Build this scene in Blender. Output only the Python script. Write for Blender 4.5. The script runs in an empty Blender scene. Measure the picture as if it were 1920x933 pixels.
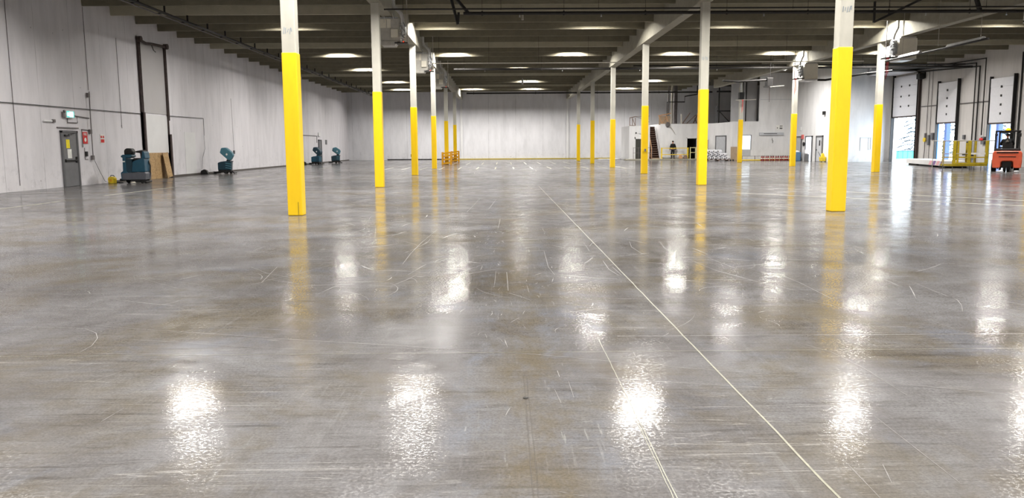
import bpy, math, random
from mathutils import Vector, Matrix
random.seed(7)
S = bpy.context.scene
COL = S.collection
PI = math.pi

# ------------------------------------------------------------------ camera
F_PX, PITCH, YAW, ROLL, CH = 1500.0, 0.12808, 0.0116, -0.00644, 1.4966
_fw = Vector((math.sin(YAW)*math.cos(PITCH), math.cos(YAW)*math.cos(PITCH), -math.sin(PITCH)))
_rt = Vector((math.cos(YAW), -math.sin(YAW), 0)); _up = _rt.cross(_fw)
CR = math.cos(ROLL)*_rt + math.sin(ROLL)*_up
CU = -math.sin(ROLL)*_rt + math.cos(ROLL)*_up
cd = bpy.data.cameras.new('camera'); cam = bpy.data.objects.new('camera', cd); COL.objects.link(cam)
cd.sensor_width = 36; cd.lens = F_PX/1920*36; cd.clip_end = 500; cd.clip_start = 0.05
m = Matrix((CR, CU, -_fw)).transposed().to_4x4(); m.translation = Vector((0, 0, CH)); cam.matrix_world = m
S.camera = cam

# ------------------------------------------------------------------ world, exposure
SKY = 12.0
LAMP_W = 790.0
S.view_settings.view_transform = 'Standard'; S.view_settings.look = 'None'
S.view_settings.gamma = 1.0; S.view_settings.use_curve_mapping = False
S.view_settings.exposure = 0.0
S.cycles.use_denoising = True
S.cycles.max_bounces = 8; S.cycles.diffuse_bounces = 5; S.cycles.glossy_bounces = 4
S.cycles.sample_clamp_indirect = 6.0
w = bpy.data.worlds.new('overcast_sky'); S.world = w; w.use_nodes = True
nt = w.node_tree; nt.nodes.clear()
o_ = nt.nodes.new('ShaderNodeOutputWorld'); b_ = nt.nodes.new('ShaderNodeBackground')
b_.inputs[0].default_value = (0.78, 0.9, 1.0, 1); b_.inputs[1].default_value = SKY
nt.links.new(b_.outputs[0], o_.inputs[0])

# ------------------------------------------------------------------ materials
def lin(c):
    return tuple((x/12.92 if x <= .04045 else ((x+.055)/1.055)**2.4) for x in c)
class N:
    def __init__(s, name):
        s.m = bpy.data.materials.new(name); s.m.use_nodes = True; s.t = s.m.node_tree; s.n = s.t.nodes
        s.b = s.n['Principled BSDF']
    def new(s, k, **kw):
        x = s.n.new(k)
        for a, v in kw.items(): setattr(x, a, v)
        return x
    def l(s, a, b): s.t.links.new(a, b)
    def coord(s, scale=(1, 1, 1), rot=(0, 0, 0), loc=(0, 0, 0), world=False):
        mp = s.new('ShaderNodeMapping'); mp.inputs['Scale'].default_value = scale
        mp.inputs['Rotation'].default_value = rot; mp.inputs['Location'].default_value = loc
        if world: s.l(s.new('ShaderNodeNewGeometry').outputs['Position'], mp.inputs[0])
        else: s.l(s.new('ShaderNodeTexCoord').outputs['Object'], mp.inputs[0])
        return mp.outputs[0]
    def noise(s, vec, scale, detail=4, rough=.55, dist=0):
        x = s.new('ShaderNodeTexNoise'); x.inputs['Scale'].default_value = scale; x.inputs['Detail'].default_value = detail
        x.inputs['Roughness'].default_value = rough; x.inputs['Distortion'].default_value = dist
        s.l(vec, x.inputs['Vector']); return x.outputs['Fac']
    def ramp(s, fac, pts):
        r = s.new('ShaderNodeValToRGB'); e = r.color_ramp.elements
        while len(e) < len(pts): e.new(.5)
        for q, (p, c) in zip(e, pts):
            q.position = p; q.color = (c, c, c, 1) if isinstance(c, (int, float)) else (*c[:3], 1)
        s.l(fac, r.inputs[0]); return r.outputs[0]
    def mix(s, f, a, b, mode='MIX'):
        x = s.new('ShaderNodeMix', data_type='RGBA', blend_type=mode)
        for v, i in ((f, 0), (a, 6), (b, 7)):
            if hasattr(v, 'links'): s.l(v, x.inputs[i])
            elif i == 0: x.inputs[0].default_value = v
            else: x.inputs[i].default_value = (*v[:3], 1)
        return x.outputs[2]
    def math(s, op, a, b=None, c=None):
        x = s.new('ShaderNodeMath', operation=op)
        for i, v in enumerate((a, b, c)):
            if v is None: continue
            if hasattr(v, 'links'): s.l(v, x.inputs[i])
            else: x.inputs[i].default_value = v
        return x.outputs[0]
    def sep(s, vec):
        x = s.new('ShaderNodeSeparateXYZ'); s.l(vec, x.inputs[0]); return x.outputs
    def bump(s, h, strength=.2, dist=.01):
        x = s.new('ShaderNodeBump'); x.inputs['Strength'].default_value = strength; x.inputs['Distance'].default_value = dist
        s.l(h, x.inputs['Height']); s.l(x.outputs[0], s.b.inputs['Normal'])

def simple(name, rgb, rough=.5, metal=0, var=.12, scale=6, spec=.5):
    n = N(name); c = lin(rgb)
    f = n.noise(n.coord(), scale, 5)
    n.l(n.ramp(f, [(.3, tuple(x*(1-var) for x in c)), (.7, tuple(min(1, x*(1+var)) for x in c))]), n.b.inputs['Base Color'])
    n.b.inputs['Roughness'].default_value = rough; n.b.inputs['Metallic'].default_value = metal
    n.b.inputs['Specular IOR Level'].default_value = spec
    return n.m
def emis(name, rgb, e):
    n = N(name); n.b.inputs['Base Color'].default_value = (*lin(rgb), 1)
    n.b.inputs['Emission Color'].default_value = (*lin(rgb), 1); n.b.inputs['Emission Strength'].default_value = e
    return n.m

def m_concrete(name, rgb, var=.2, streak=True, rough=.8, scale=1.2):
    n = N(name); c = lin(rgb)
    a = n.noise(n.coord(world=True), scale, 7, .62)
    b = n.noise(n.coord((1, 1, .12) if streak else (1, 1, 1), world=True), 4, 6, .6)
    f = n.math('MULTIPLY_ADD', b, .5, n.math('MULTIPLY', a, .5))
    n.l(n.ramp(f, [(.32, tuple(x*(1-var) for x in c)), (.5, c), (.68, tuple(min(1, x*(1+var)) for x in c))]), n.b.inputs['Base Color'])
    n.b.inputs['Roughness'].default_value = rough
    n.bump(n.noise(n.coord(world=True), 40, 4), .25, .004)
    return n.m

def m_wall(name, rgb, axis, seam=2.44, off=0., dots=True, dirt=.28):
    """painted tilt-up panels: hairline vertical seams, drips, grime near the ground"""
    n = N(name); c = lin(rgb)
    p = n.coord(world=True); x, y, z = n.sep(p); u = (x, y)[axis]
    base = n.noise(n.coord((.5, .5, .12), world=True), 3, 7, .65)
    drip = n.noise(n.coord((1.1, 1.1, .12), world=True), 1.6, 6, .7)
    col = n.ramp(base, [(.3, tuple(v*.86 for v in c)), (.55, c), (.75, tuple(min(1, v*1.06) for v in c))])
    dd = n.ramp(drip, [(.58, 0.), (.80, dirt)])
    col = n.mix(dd, col, tuple(v*.62 for v in c))
    # seams
    t = n.math('FRACT', n.math('DIVIDE', n.math('ADD', u, 100+off), seam))
    wob = n.math('MULTIPLY', n.noise(n.coord((1, 1, .6), world=True), 1.5, 3), .010)
    d = n.math('ABSOLUTE', n.math('SUBTRACT', n.math('ADD', t, wob), .5))
    line = n.math('LESS_THAN', d, .0055)
    brk = n.ramp(n.noise(n.coord((.3, .3, .5), world=True), 1.7, 4), [(.38, .15), (.6, .75)])
    col = n.mix(n.math('MULTIPLY', line, brk), col, tuple(v*.42 for v in c))
    # scuffs near floor
    low = n.new('ShaderNodeMapRange'); n.l(z, low.inputs[0]); low.inputs[1].default_value = 1.6; low.inputs[2].default_value = 0
    low.inputs[3].default_value = 0; low.inputs[4].default_value = 1
    sc = n.ramp(n.noise(n.coord((1, 1, 1), world=True), 2.6, 8, .75), [(.52, 0.), (.72, .6)])
    col = n.mix(n.math('MULTIPLY', low.outputs[0], sc), col, tuple(v*.4 for v in c))
    if dots:
        v = n.new('ShaderNodeTexVoronoi'); v.inputs['Scale'].default_value = .9; v.inputs['Randomness'].default_value = .75
        n.l(p, v.inputs['Vector'])
        col = n.mix(n.math('MULTIPLY', n.math('LESS_THAN', v.outputs['Distance'], .035), .6), col, tuple(v_*.35 for v_ in c))
    n.l(col, n.b.inputs['Base Color']); n.b.inputs['Roughness'].default_value = .62
    n.bump(n.noise(n.coord(world=True), 14, 5), .15, .006)
    return n.m

def m_floor():
    n = N('polished_concrete')
    P = lambda s=(1, 1, 1), r=0, l=(0, 0, 0): n.coord(s, (0, 0, r), l, world=True)
    big = n.noise(P(), .16, 4, .6, .6)
    mid = n.noise(P((1, .8, 1)), .8, 9, .74, .4)
    fine = n.noise(P(), 5, 8, .7)
    strx = n.noise(P((.5, 5, 1), .12), 2.0, 7, .7, .3)
    stry = n.noise(P((6, .5, 1), -.1), 1.6, 7, .7, .3)
    c = n.ramp(mid, [(.30, lin((.35, .34, .335))), (.43, lin((.425, .415, .415))), (.57, lin((.48, .475, .48))), (.72, lin((.54, .54, .55)))])
    olive = n.ramp(n.noise(P((1, 1, 1), 0, (3.1, 7.7, 0)), .55, 6, .68, .5), [(.48, 0.), (.64, .62)])
    c = n.mix(olive, c, lin((.40, .36, .275)))
    blue = n.ramp(n.noise(P((1, 1, 1), 0, (11.3, 2.2, 0)), .8, 6, .7, .3), [(.56, 0.), (.68, .5)])
    c = n.mix(blue, c, lin((.44, .46, .51)))
    c = n.mix(n.ramp(strx, [(.56, 0.), (.74, .35)]), c, lin((.55, .545, .54)))
    c = n.mix(n.ramp(stry, [(.58, 0.), (.76, .4)]), c, lin((.60, .60, .60)))
    c = n.mix(n.ramp(strx, [(.28, .7), (.43, 0.)]), c, lin((.25, .235, .22)))
    c = n.mix(n.math('MULTIPLY', n.ramp(fine, [(.3, 1.), (.5, 0.)]), .25), c, lin((.32, .30, .28)))
    brush = n.noise(P((.8, 14, 1), .05), 3.0, 5, .7)
    c = n.mix(n.ramp(brush, [(.30, .55), (.46, 0.)]), c, lin((.26, .245, .23)))
    c = n.mix(n.ramp(brush, [(.58, 0.), (.74, .2)]), c, lin((.58, .575, .57)))
    brush2 = n.noise(P((14, .8, 1), -.06), 2.4, 5, .7)
    c = n.mix(n.math('MULTIPLY', n.ramp(brush2, [(.58, 0.), (.70, .6)]), n.ramp(big, [(.45, 0.), (.6, 1.)])), c, lin((.60, .60, .60)))
    # fine hairline scratches
    for k, (rot, sc, th) in enumerate(((.35, .35, .012), (-.5, .45, .010), (1.3, .4, .010), (-1.15, .5, .009), (.05, .3, .008))):
        a = n.noise(P((1, 30, 1), rot, (k*3.3, k*5.1, 0)), sc, 1, .3, 0)
        ln = n.math('LESS_THAN', n.math('ABSOLUTE', n.math('SUBTRACT', a, .5)), th*.5)
        gate = n.ramp(n.noise(P((1, 1, 1), 0, (k*9.1, 1.7*k, 0)), .5, 4, .6), [(.52, 0.), (.66, .22)])
        c = n.mix(n.math('MULTIPLY', ln, gate), c, lin((.82, .81, .79)))
    # traffic bands worn along the middle joint, with rusty and bluish wear
    px_ = n.sep(P())[0]
    band = lambda cx, w: n.ramp(n.math('DIVIDE', n.math('ABSOLUTE', n.math('SUBTRACT', px_, cx)), w), [(.35, 1.), (1., 0.)])
    pat = n.noise(P((1, .55, 1), 0, (5, 1, 0)), 2.6, 7, .7, .4)
    c = n.mix(n.math('MULTIPLY', band(.15, .34), n.ramp(pat, [(.40, 0.), (.62, .6)])), c, lin((.42, .375, .28)))
    for cx in (-.16, .42):
        pb = n.noise(P((1, .5, 1), 0, (cx*9, 2, 0)), 3.2, 8, .75, .3)
        c = n.mix(n.math('MULTIPLY', band(cx, .22), n.ramp(pb, [(.50, 0.), (.66, .5)])), c, lin((.50, .52, .565)))
        ps = n.noise(P((7, .6, 1), 0, (cx*3, 4, 0)), 3.0, 4, .6, .3)
        c = n.mix(n.math('MULTIPLY', band(cx, .30), n.ramp(ps, [(.65, 0.), (.69, .35)])), c, lin((.68, .68, .67)))
    grain = n.noise(P(), 70, 4, .7)
    c = n.mix(1., c, n.ramp(grain, [(.3, .52), (.5, .70), (.7, .84)]), 'MULTIPLY')
    n.l(c, n.b.inputs['Base Color'])
    # gloss: sealed glossy patches against traffic-dulled ones, broken up finely
    r1 = n.ramp(n.noise(P((1, 1, 1), 0, (3.1, 7.7, 0)), .9, 7, .72, .5), [(.44, .19), (.60, .10)])
    r2 = n.ramp(n.noise(P((.8, 2.5, 1), .1), 3.2, 7, .75), [(.32, 0.), (.72, .12)])
    r2 = n.math('SUBTRACT', r2, .055)
    rr = n.math('MAXIMUM', n.math('ADD', r1, r2), .075)
    n.l(rr, n.b.inputs['Roughness'])
    n.b.inputs['IOR'].default_value = 1.46
    facet = n.ramp(n.noise(P(), 48, 3, .6), [(.50, .03), (.57, 1.)])
    seal = n.ramp(n.noise(P((1, 1, 1), 0, (3.1, 7.7, 0)), .9, 7, .72, .5), [(.42, .07), (.62, .30)])
    n.l(n.math('MULTIPLY', facet, seal), n.b.inputs['Specular IOR Level'])
    h = n.math('ADD', n.math('MULTIPLY', n.noise(P(), 60, 2, .5), .45), n.math('MULTIPLY', n.noise(P(), 14, 3, .5), .5))
    n.bump(h, .17, .005)
    return n.m

def m_osb():
    n = N('strand_board')
    v = n.new('ShaderNodeTexVoronoi'); v.inputs['Scale'].default_value = 42
    n.l(n.coord((1, 1, .5)), v.inputs['Vector'])
    f = n.sep(v.outputs['Color'])[0]
    c = n.ramp(f, [(0, lin((.56, .45, .30))), (.5, lin((.66, .54, .37))), (1, lin((.74, .62, .45)))])
    d = n.ramp(n.noise(n.coord(), 2.5, 5), [(.5, 0.), (.75, .6)])
    n.l(n.mix(d, c, lin((.35, .26, .17))), n.b.inputs['Base Color']); n.b.inputs['Roughness'].default_value = .8
    return n.m

def m_deck():
    n = N('ceiling_deck'); z = lin((.38, .36, .31))
    f = n.noise(n.coord((.3, 2, 1), world=True), 1, 5)
    n.l(n.ramp(f, [(.3, tuple(v*.8 for v in z)), (.7, tuple(v*1.15 for v in z))]), n.b.inputs['Base Color'])
    n.b.inputs['Roughness'].default_value = .85
    return n.m

def m_yellow():
    n = N('safety_yellow'); c = lin((.93, .765, .012))
    f = n.noise(n.coord((1, 1, .3), world=True), 3, 6, .7)
    col = n.ramp(f, [(.25, tuple(v*.88 for v in c)), (.6, c)])
    s = n.ramp(n.noise(n.coord((2, 2, .7), world=True), 5, 6, .75), [(.70, 0.), (.80, .5)])
    n.l(n.mix(s, col, lin((.55, .45, .12))), n.b.inputs['Base Color']); n.b.inputs['Roughness'].default_value = .42
    return n.m

M = dict(
    floor=m_floor(), deck=m_deck(), yellow=m_yellow(), osb=m_osb(),
    beam=m_concrete('beam_concrete', (.46, .44, .375), .18, False),
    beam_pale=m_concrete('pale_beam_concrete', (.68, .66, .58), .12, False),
    girder=m_concrete('girder_concrete', (.60, .585, .53), .16, False),
    col=m_concrete('column_concrete', (.68, .67, .63), .16, True),
    wleft=m_wall('left_wall_paint', (.84, .83, .845), 1),
    wfar=m_wall('far_wall_paint', (.84, .84, .855), 0, 3.05, .6, False, .10),
    woff=m_wall('office_wall_paint', (.86, .86, .865), 0, 1000, 0, False, .12),
    wgrey=m_wall('grey_wall_paint', (.74, .74, .75), 0, 1000, 0, False),
    wright=m_wall('dock_wall_boards', (.76, .745, .735), 1, .61, .2, True),
    white=simple('white_paint', (.85, .85, .85), .5, 0, .05, 1),
    cream=simple('cream_sheet_metal', (.90, .88, .82), .45, 0, .06, 3),
    greysheet=simple('grey_sheet_metal', (.74, .73, .70), .45, .1, .15, 4),
    galv=simple('galvanised_steel', (.72, .73, .74), .32, .85, .15, 9),
    flue=simple('white_flue_metal', (.86, .86, .86), .35, .3, .08, 5),
    black=simple('black_steel', (.09, .085, .085), .5, .2, .2, 8),
    pipeblack=simple('black_pipe', (.12, .11, .105), .6, .1, .25, 8),
    brownsteel=simple('brown_steel', (.26, .21, .20), .6, .2, .25, 6),
    condgrey=simple('grey_conduit', (.42, .40, .40), .55, .3, .2, 8),
    condpale=simple('pale_conduit', (.72, .70, .66), .4, .4, .1, 8),
    rubber=simple('black_rubber', (.06, .06, .06), .75, 0, .2, 10),
    teal=simple('teal_plastic', (.07, .29, .38), .38, 0, .12, 5),
    teal_dark=simple('dark_teal_plastic', (.06, .20, .26), .42, 0, .15, 5),
    teal_pale=simple('faded_teal_plastic', (.27, .46, .52), .45, 0, .12, 5),
    machgrey=simple('charcoal_plastic', (.33, .34, .37), .5, 0, .12, 5),
    doorgrey=simple('grey_door_paint', (.43, .43, .44), .45, 0, .1, 4),
    framegrey=simple('grey_frame_paint', (.36, .36, .37), .5, 0, .1, 4),
    doorpale=simple('pale_grey_door_paint', (.70, .71, .73), .45, 0, .06, 4),
    paper=simple('white_paper', (.88, .88, .86), .7),
    ypaper=simple('yellow_paper', (.93, .86, .12), .7),
    red=simple('red_sign_paint', (.78, .10, .10), .45, 0, .1),
    redflag=simple('red_cloth', (.85, .16, .22), .8, 0, .15),
    exting=simple('red_enamel', (.55, .04, .08), .3, 0, .15),
    orange=simple('orange_enamel', (.88, .39, .26), .35, 0, .08, 4),
    shelter=simple('dusty_blue_paint', (.16, .24, .42), .6), blue=simple('blue_dock_paint', (.08, .40, .62), .5),
    bluebin=simple('slate_blue_plastic', (.25, .38, .50), .5),
    wood=simple('pine_wood', (.76, .58, .42), .7, 0, .2, 12),
    woodgrey=simple('weathered_pine', (.50, .42, .38), .8, 0, .2, 12),
    brownwood=simple('brown_boards', (.30, .20, .16), .8, 0, .25, 10),
    board=simple('tan_board', (.62, .54, .45), .8, 0, .12, 6),
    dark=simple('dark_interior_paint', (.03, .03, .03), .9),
    darkdoor=simple('olive_black_door', (.22, .22, .19), .5),
    jacket=simple('black_cloth', (.07, .075, .085), .9, 0, .3, 15),
    trousers=simple('charcoal_cloth', (.13, .13, .16), .9, 0, .3, 15),
    skin=simple('skin', (.72, .52, .42), .55, 0, .06),
    line=simple('worn_white_paint', (.66, .65, .58), .35, 0, .3, 3),
    joint=simple('joint_filler', (.50, .495, .43), .35, 0, .25, 14),
    jointdark=simple('dirty_joint', (.30, .28, .26), .5, 0, .25, 14),
    scuff=simple('scuff_marks', (.49, .48, .475), .4, 0, .2, 9),
    stain=simple('grey_blue_stencil_ink', (.50, .55, .60), .7),
    snow=simple('snow', (.93, .95, .97), .9, 0, .03, 1),
    spruce=simple('blue_spruce_needles', (.11, .165, .20), .9, 0, .4, 3),
    bark=simple('spruce_bark', (.25, .21, .19), .9),
    dumpster=simple('green_dumpster_paint', (.20, .58, .50), .6),
    siding=simple('white_siding', (.86, .88, .90), .7),
    plastic=simple('white_film', (.90, .90, .92), .35, 0, .06, 8),
    pink=simple('pink_stripe', (.90, .68, .70), .5), violet=simple('violet_stripe', (.50, .36, .60), .5),
    amber=emis('amber_beacon', (1., .72, .05), 1.2),
    lamp=emis('lamp_lens', (1., .96, .88), 60.0),
    exitg=emis('exit_sign_face', (.30, .80, .76), .9), exitw=emis('exit_sign_symbol', (.92, 1., .98), 2.2),
    opening_glow=emis('bright_opening_glow', (.93, .97, 1.), 1.6),  # emission stands in for the light behind a window pane and an open doorway
    redled=emis('red_indicator', (1., .25, .10), 2.0),
    mopyellow=simple('yellow_plastic', (.88, .76, .14), .5),
    railyellow=simple('light_yellow_paint', (.88, .76, .22), .5, 0, .12),
    guardyellow=simple('ochre_yellow_paint', (.86, .62, .08), .45, 0, .12),
    caged=simple('dull_yellow_paint', (.66, .58, .12), .5, 0, .2),
    railpale=simple('pale_yellow_paint', (.86, .84, .62), .5),
)
g = N('clear_glass'); g.b.inputs['Transmission Weight'].default_value = 1; g.b.inputs['Roughness'].default_value = .02
g.b.inputs['Base Color'].default_value = (.92, .97, 1, 1); M['glass'] = g.m

# ------------------------------------------------------------------ mesh helpers
class MB:
    def __init__(s): s.v = []; s.f = []
    def add(s, vs, fs):
        k = len(s.v); s.v += [tuple(v) for v in vs]; s.f += [tuple(i+k for i in f) for f in fs]; return s
    def box(s, x0, y0, z0, x1, y1, z1, R=None, c=None):
        vs = [Vector((x, y, z)) for z in (z0, z1) for y in (y0, y1) for x in (x0, x1)]
        if R is not None:
            c = Vector(c) if c is not None else Vector(((x0+x1)/2, (y0+y1)/2, (z0+z1)/2))
            vs = [R @ (v-c)+c for v in vs]
        return s.add(vs, [(0, 2, 3, 1), (4, 5, 7, 6), (0, 1, 5, 4), (2, 6, 7, 3), (0, 4, 6, 2), (1, 3, 7, 5)])
    def bar(s, a, b, w, h, up=(0, 0, 1)):
        a = Vector(a); b = Vector(b); d = (b-a).normalized(); u = Vector(up)
        if abs(d.dot(u)) > .98: u = Vector((0, 1, 0))
        x = d.cross(u).normalized(); y = x.cross(d).normalized()
        vs = [p + x*sx*w/2 + y*sy*h/2 for p in (a, b) for sx, sy in ((-1, -1), (1, -1), (1, 1), (-1, 1))]
        return s.add(vs, [(3, 2, 1, 0), (4, 5, 6, 7), (0, 1, 5, 4), (1, 2, 6, 5), (2, 3, 7, 6), (3, 0, 4, 7)])
    def cyl(s, a, b, r, n=12, r2=None):
        a = Vector(a); b = Vector(b); r2 = r if r2 is None else r2
        d = (b-a).normalized(); u = Vector((0, 0, 1)) if abs(d.z) < .9 else Vector((1, 0, 0))
        x = d.cross(u).normalized(); y = x.cross(d)
        vs = []
        for p, q in ((a, r), (b, r2)):
            for i in range(n):
                t = 2*PI*i/n; vs.append(p + (x*math.cos(t)+y*math.sin(t))*q)
        fs = [(i, (i+1) % n, n+(i+1) % n, n+i) for i in range(n)] + [tuple(range(n))[::-1], tuple(range(n, 2*n))]
        return s.add(vs, fs)
    def tube(s, pts, r, n=10):
        pts = [Vector(p) for p in pts]; vs = []; rs = r if isinstance(r, (list, tuple)) else [r]*len(pts)
        ref = None
        for i, p in enumerate(pts):
            d = (pts[min(i+1, len(pts)-1)] - pts[max(i-1, 0)]).normalized()
            if ref is None:
                ref = Vector((0, 0, 1)) if abs(d.z) < .9 else Vector((1, 0, 0))
            x = (ref - d*ref.dot(d)).normalized(); ref = x; y = d.cross(x)
            for k in range(n):
                t = 2*PI*k/n; vs.append(p + (x*math.cos(t)+y*math.sin(t))*rs[i])
        fs = [(i*n+k, i*n+(k+1) % n, (i+1)*n+(k+1) % n, (i+1)*n+k) for i in range(len(pts)-1) for k in range(n)]
        fs += [tuple(range(n))[::-1], tuple(range((len(pts)-1)*n, len(pts)*n))]
        return s.add(vs, fs)
    def lathe(s, prof, c=(0, 0, 0), n=20):
        vs = []; c = Vector(c)
        for r, z in prof:
            for k in range(n):
                t = 2*PI*k/n; vs.append(c + Vector((r*math.cos(t), r*math.sin(t), z)))
        fs = [(i*n+k, i*n+(k+1) % n, (i+1)*n+(k+1) % n, (i+1)*n+k) for i in range(len(prof)-1) for k in range(n)]
        fs += [tuple(range(n))[::-1], tuple(range((len(prof)-1)*n, len(prof)*n))]
        return s.add(vs, fs)
    def prism(s, prof, a, b, ax='y'):
        """prof: outline in (u, z); extruded from a to b along ax ('y': u=x, 'x': u=y)"""
        n = len(prof)
        f = (lambda u, z, t: (u, t, z)) if ax == 'y' else (lambda u, z, t: (t, u, z))
        vs = [f(u, z, a) for u, z in prof] + [f(u, z, b) for u, z in prof]
        return s.add(vs, [tuple(range(n)), tuple(range(n, 2*n))[::-1]] + [(i, (i+1) % n, n+(i+1) % n, n+i)[::-1] for i in range(n)])
def obj(name, mb, mat, parent=None, bev=0, seg=2, smooth=False, loc=None):
    me = bpy.data.meshes.new(name); me.from_pydata(mb.v, [], mb.f)
    import bmesh
    bm = bmesh.new(); bm.from_mesh(me); bmesh.ops.recalc_face_normals(bm, faces=bm.faces); bm.to_mesh(me); bm.free()
    me.materials.append(M[mat] if isinstance(mat, str) else mat)
    if smooth:
        for p in me.polygons: p.use_smooth = True
        me.set_sharp_from_angle(angle=R_(38))
    o = bpy.data.objects.new(name, me); COL.objects.link(o)
    if parent is not None: o.parent = parent
    if loc is not None: o.location = loc
    if bev:
        b = o.modifiers.new('bevel', 'BEVEL'); b.width = bev; b.segments = seg; b.limit_method = 'ANGLE'
    return o
def R_(d): return math.radians(d)
def tag(o, label, cat, group=None, kind=None):
    o['label'] = label; o['category'] = cat
    if group: o['group'] = group
    if kind: o['kind'] = kind
    return o
def thing(name, label, cat, loc=(0, 0, 0), rz=0, group=None):
    o = bpy.data.objects.new(name, None); COL.objects.link(o); o.empty_display_size = .1
    o.location = loc; o.rotation_euler = (0, 0, rz)
    return tag(o, label, cat, group)
def struct(name, mb, mat, **k):
    o = obj(name, mb, mat, **k); o['kind'] = 'structure'; return o
def sthing(name, loc=(0, 0, 0), rz=0):
    o = bpy.data.objects.new(name, None); COL.objects.link(o); o.location = loc; o.rotation_euler = (0, 0, rz); o['kind'] = 'structure'; return o
def copy_tree(o, parent=None):
    c = o.copy(); COL.objects.link(c); c.parent = parent
    for ch in list(o.children): copy_tree(ch, c)
    return c
def dup(o, loc, rz=None, label=None, group=None):
    c = copy_tree(o); c.location = loc
    if rz is not None: c.rotation_euler = (0, 0, rz)
    if label: c['label'] = label
    if group: c['group'] = group
    return c
def Rz(a): return Matrix.Rotation(a, 3, 'Z')
def Rx(a): return Matrix.Rotation(a, 3, 'X')
def Ry(a): return Matrix.Rotation(a, 3, 'Y')
def gp(px, py):
    """where the sight line through a picture point meets the floor"""
    d = _fw + CR*(px-960)/F_PX - CU*(py-466.5)/F_PX
    t = -CH/d.z
    return Vector((d.x*t, d.y*t, 0))
def text_mesh(body, size, mat, parent, loc, rot, name='lettering', ext=.003):
    c = bpy.data.curves.new('t', 'FONT'); c.body = body; c.size = size; c.align_x = 'CENTER'; c.align_y = 'CENTER'; c.extrude = ext
    o = bpy.data.objects.new('t', c); COL.objects.link(o)
    me = bpy.data.meshes.new_from_object(o.evaluated_get(bpy.context.evaluated_depsgraph_get()))
    bpy.data.objects.remove(o); me.materials.clear(); me.materials.append(M[mat])
    q = bpy.data.objects.new(name, me); COL.objects.link(q); q.parent = parent; q.location = loc; q.rotation_euler = rot
    return q

ORD = ['first', 'second', 'third', 'fourth', 'fifth', 'sixth', 'seventh', 'eighth', 'ninth', 'tenth', 'eleventh', 'twelfth', 'thirteenth', 'fourteenth',
       'fifteenth', 'sixteenth', 'seventeenth', 'eighteenth', 'nineteenth', 'twentieth', 'twenty first', 'twenty second', 'twenty third', 'twenty fourth']
# ------------------------------------------------------------------ structure
XL, XR = -17.25, 31.95
YB, YF = -14.0, 90.8
CX = {'L': -4.57, 'R': 7.47, 'T': 19.71}
CY = [17.82 + 12.192*k for k in range(6)]
ZS, ZD, ZG = 7.32, 8.05, 6.66
T = .3
struct('floor', MB().box(XL-T, YB-T, -.3, XR+T, YF+T, 0), 'floor')
struct('ceiling', MB().box(XL-T, YB-T, ZD, XR+T, YF+T, ZD+.25), 'deck')
struct('wall_left', MB().box(XL-T, YB-T, 0, XL, YF+T, ZD), 'wleft')
struct('wall_far', MB().box(XL, YF, 0, XR+T, YF+T, ZD), 'wfar')
struct('wall_behind', MB().box(XL, YB-T, 0, XR+T, YB, ZD), 'wfar')
# dock wall with its three openings (y0, y1, top)
DOORS = [(50.1, 52.45, 2.72), (56.3, 58.75, 2.93), (61.75, 65.55, 3.62)]
mb = MB(); y = YB
for y0, y1, z1 in DOORS:
    mb.box(XR, y, 0, XR+T, y0, ZD); mb.box(XR, y0, z1, XR+T, y1, ZD); y = y1
mb.box(XR, y, 0, XR+T, YF, ZD)
struct('wall_right', mb, 'wright')

# ceiling tees, one stem per row and bay
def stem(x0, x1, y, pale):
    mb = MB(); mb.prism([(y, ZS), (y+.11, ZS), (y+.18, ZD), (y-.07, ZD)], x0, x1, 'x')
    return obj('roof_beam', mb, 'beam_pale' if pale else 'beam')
HG = .22
BAYS = [(XL, CX['L']-HG, 'left of the first column row'),
        (CX['L']+HG, CX['R']-HG, 'over the wide middle aisle'),
        (CX['R']+HG, CX['T']-HG, 'right of the middle column row'),
        (CX['T']+HG, XR, 'beside the dock doors')]
KMAX = 20
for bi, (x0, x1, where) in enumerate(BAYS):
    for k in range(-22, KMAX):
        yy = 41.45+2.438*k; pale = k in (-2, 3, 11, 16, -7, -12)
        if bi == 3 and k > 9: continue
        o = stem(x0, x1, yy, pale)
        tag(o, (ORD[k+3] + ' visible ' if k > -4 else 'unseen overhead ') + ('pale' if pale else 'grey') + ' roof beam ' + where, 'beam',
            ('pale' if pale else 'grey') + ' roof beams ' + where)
for key, lab in (('L', 'long concrete girder on the left column row, heaters hung beneath it'),
                 ('R', 'long concrete girder on the middle column row, right of the wide aisle'),
                 ('T', 'long concrete girder on the right column row, nearest the dock doors')):
    x = CX[key]
    mb = MB().box(x-HG, YB, ZG, x+HG, YF if key != 'T' else 74.6, ZD)
    tag(obj('roof_girder', mb, 'girder', bev=.02), lab, 'beam')

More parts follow.
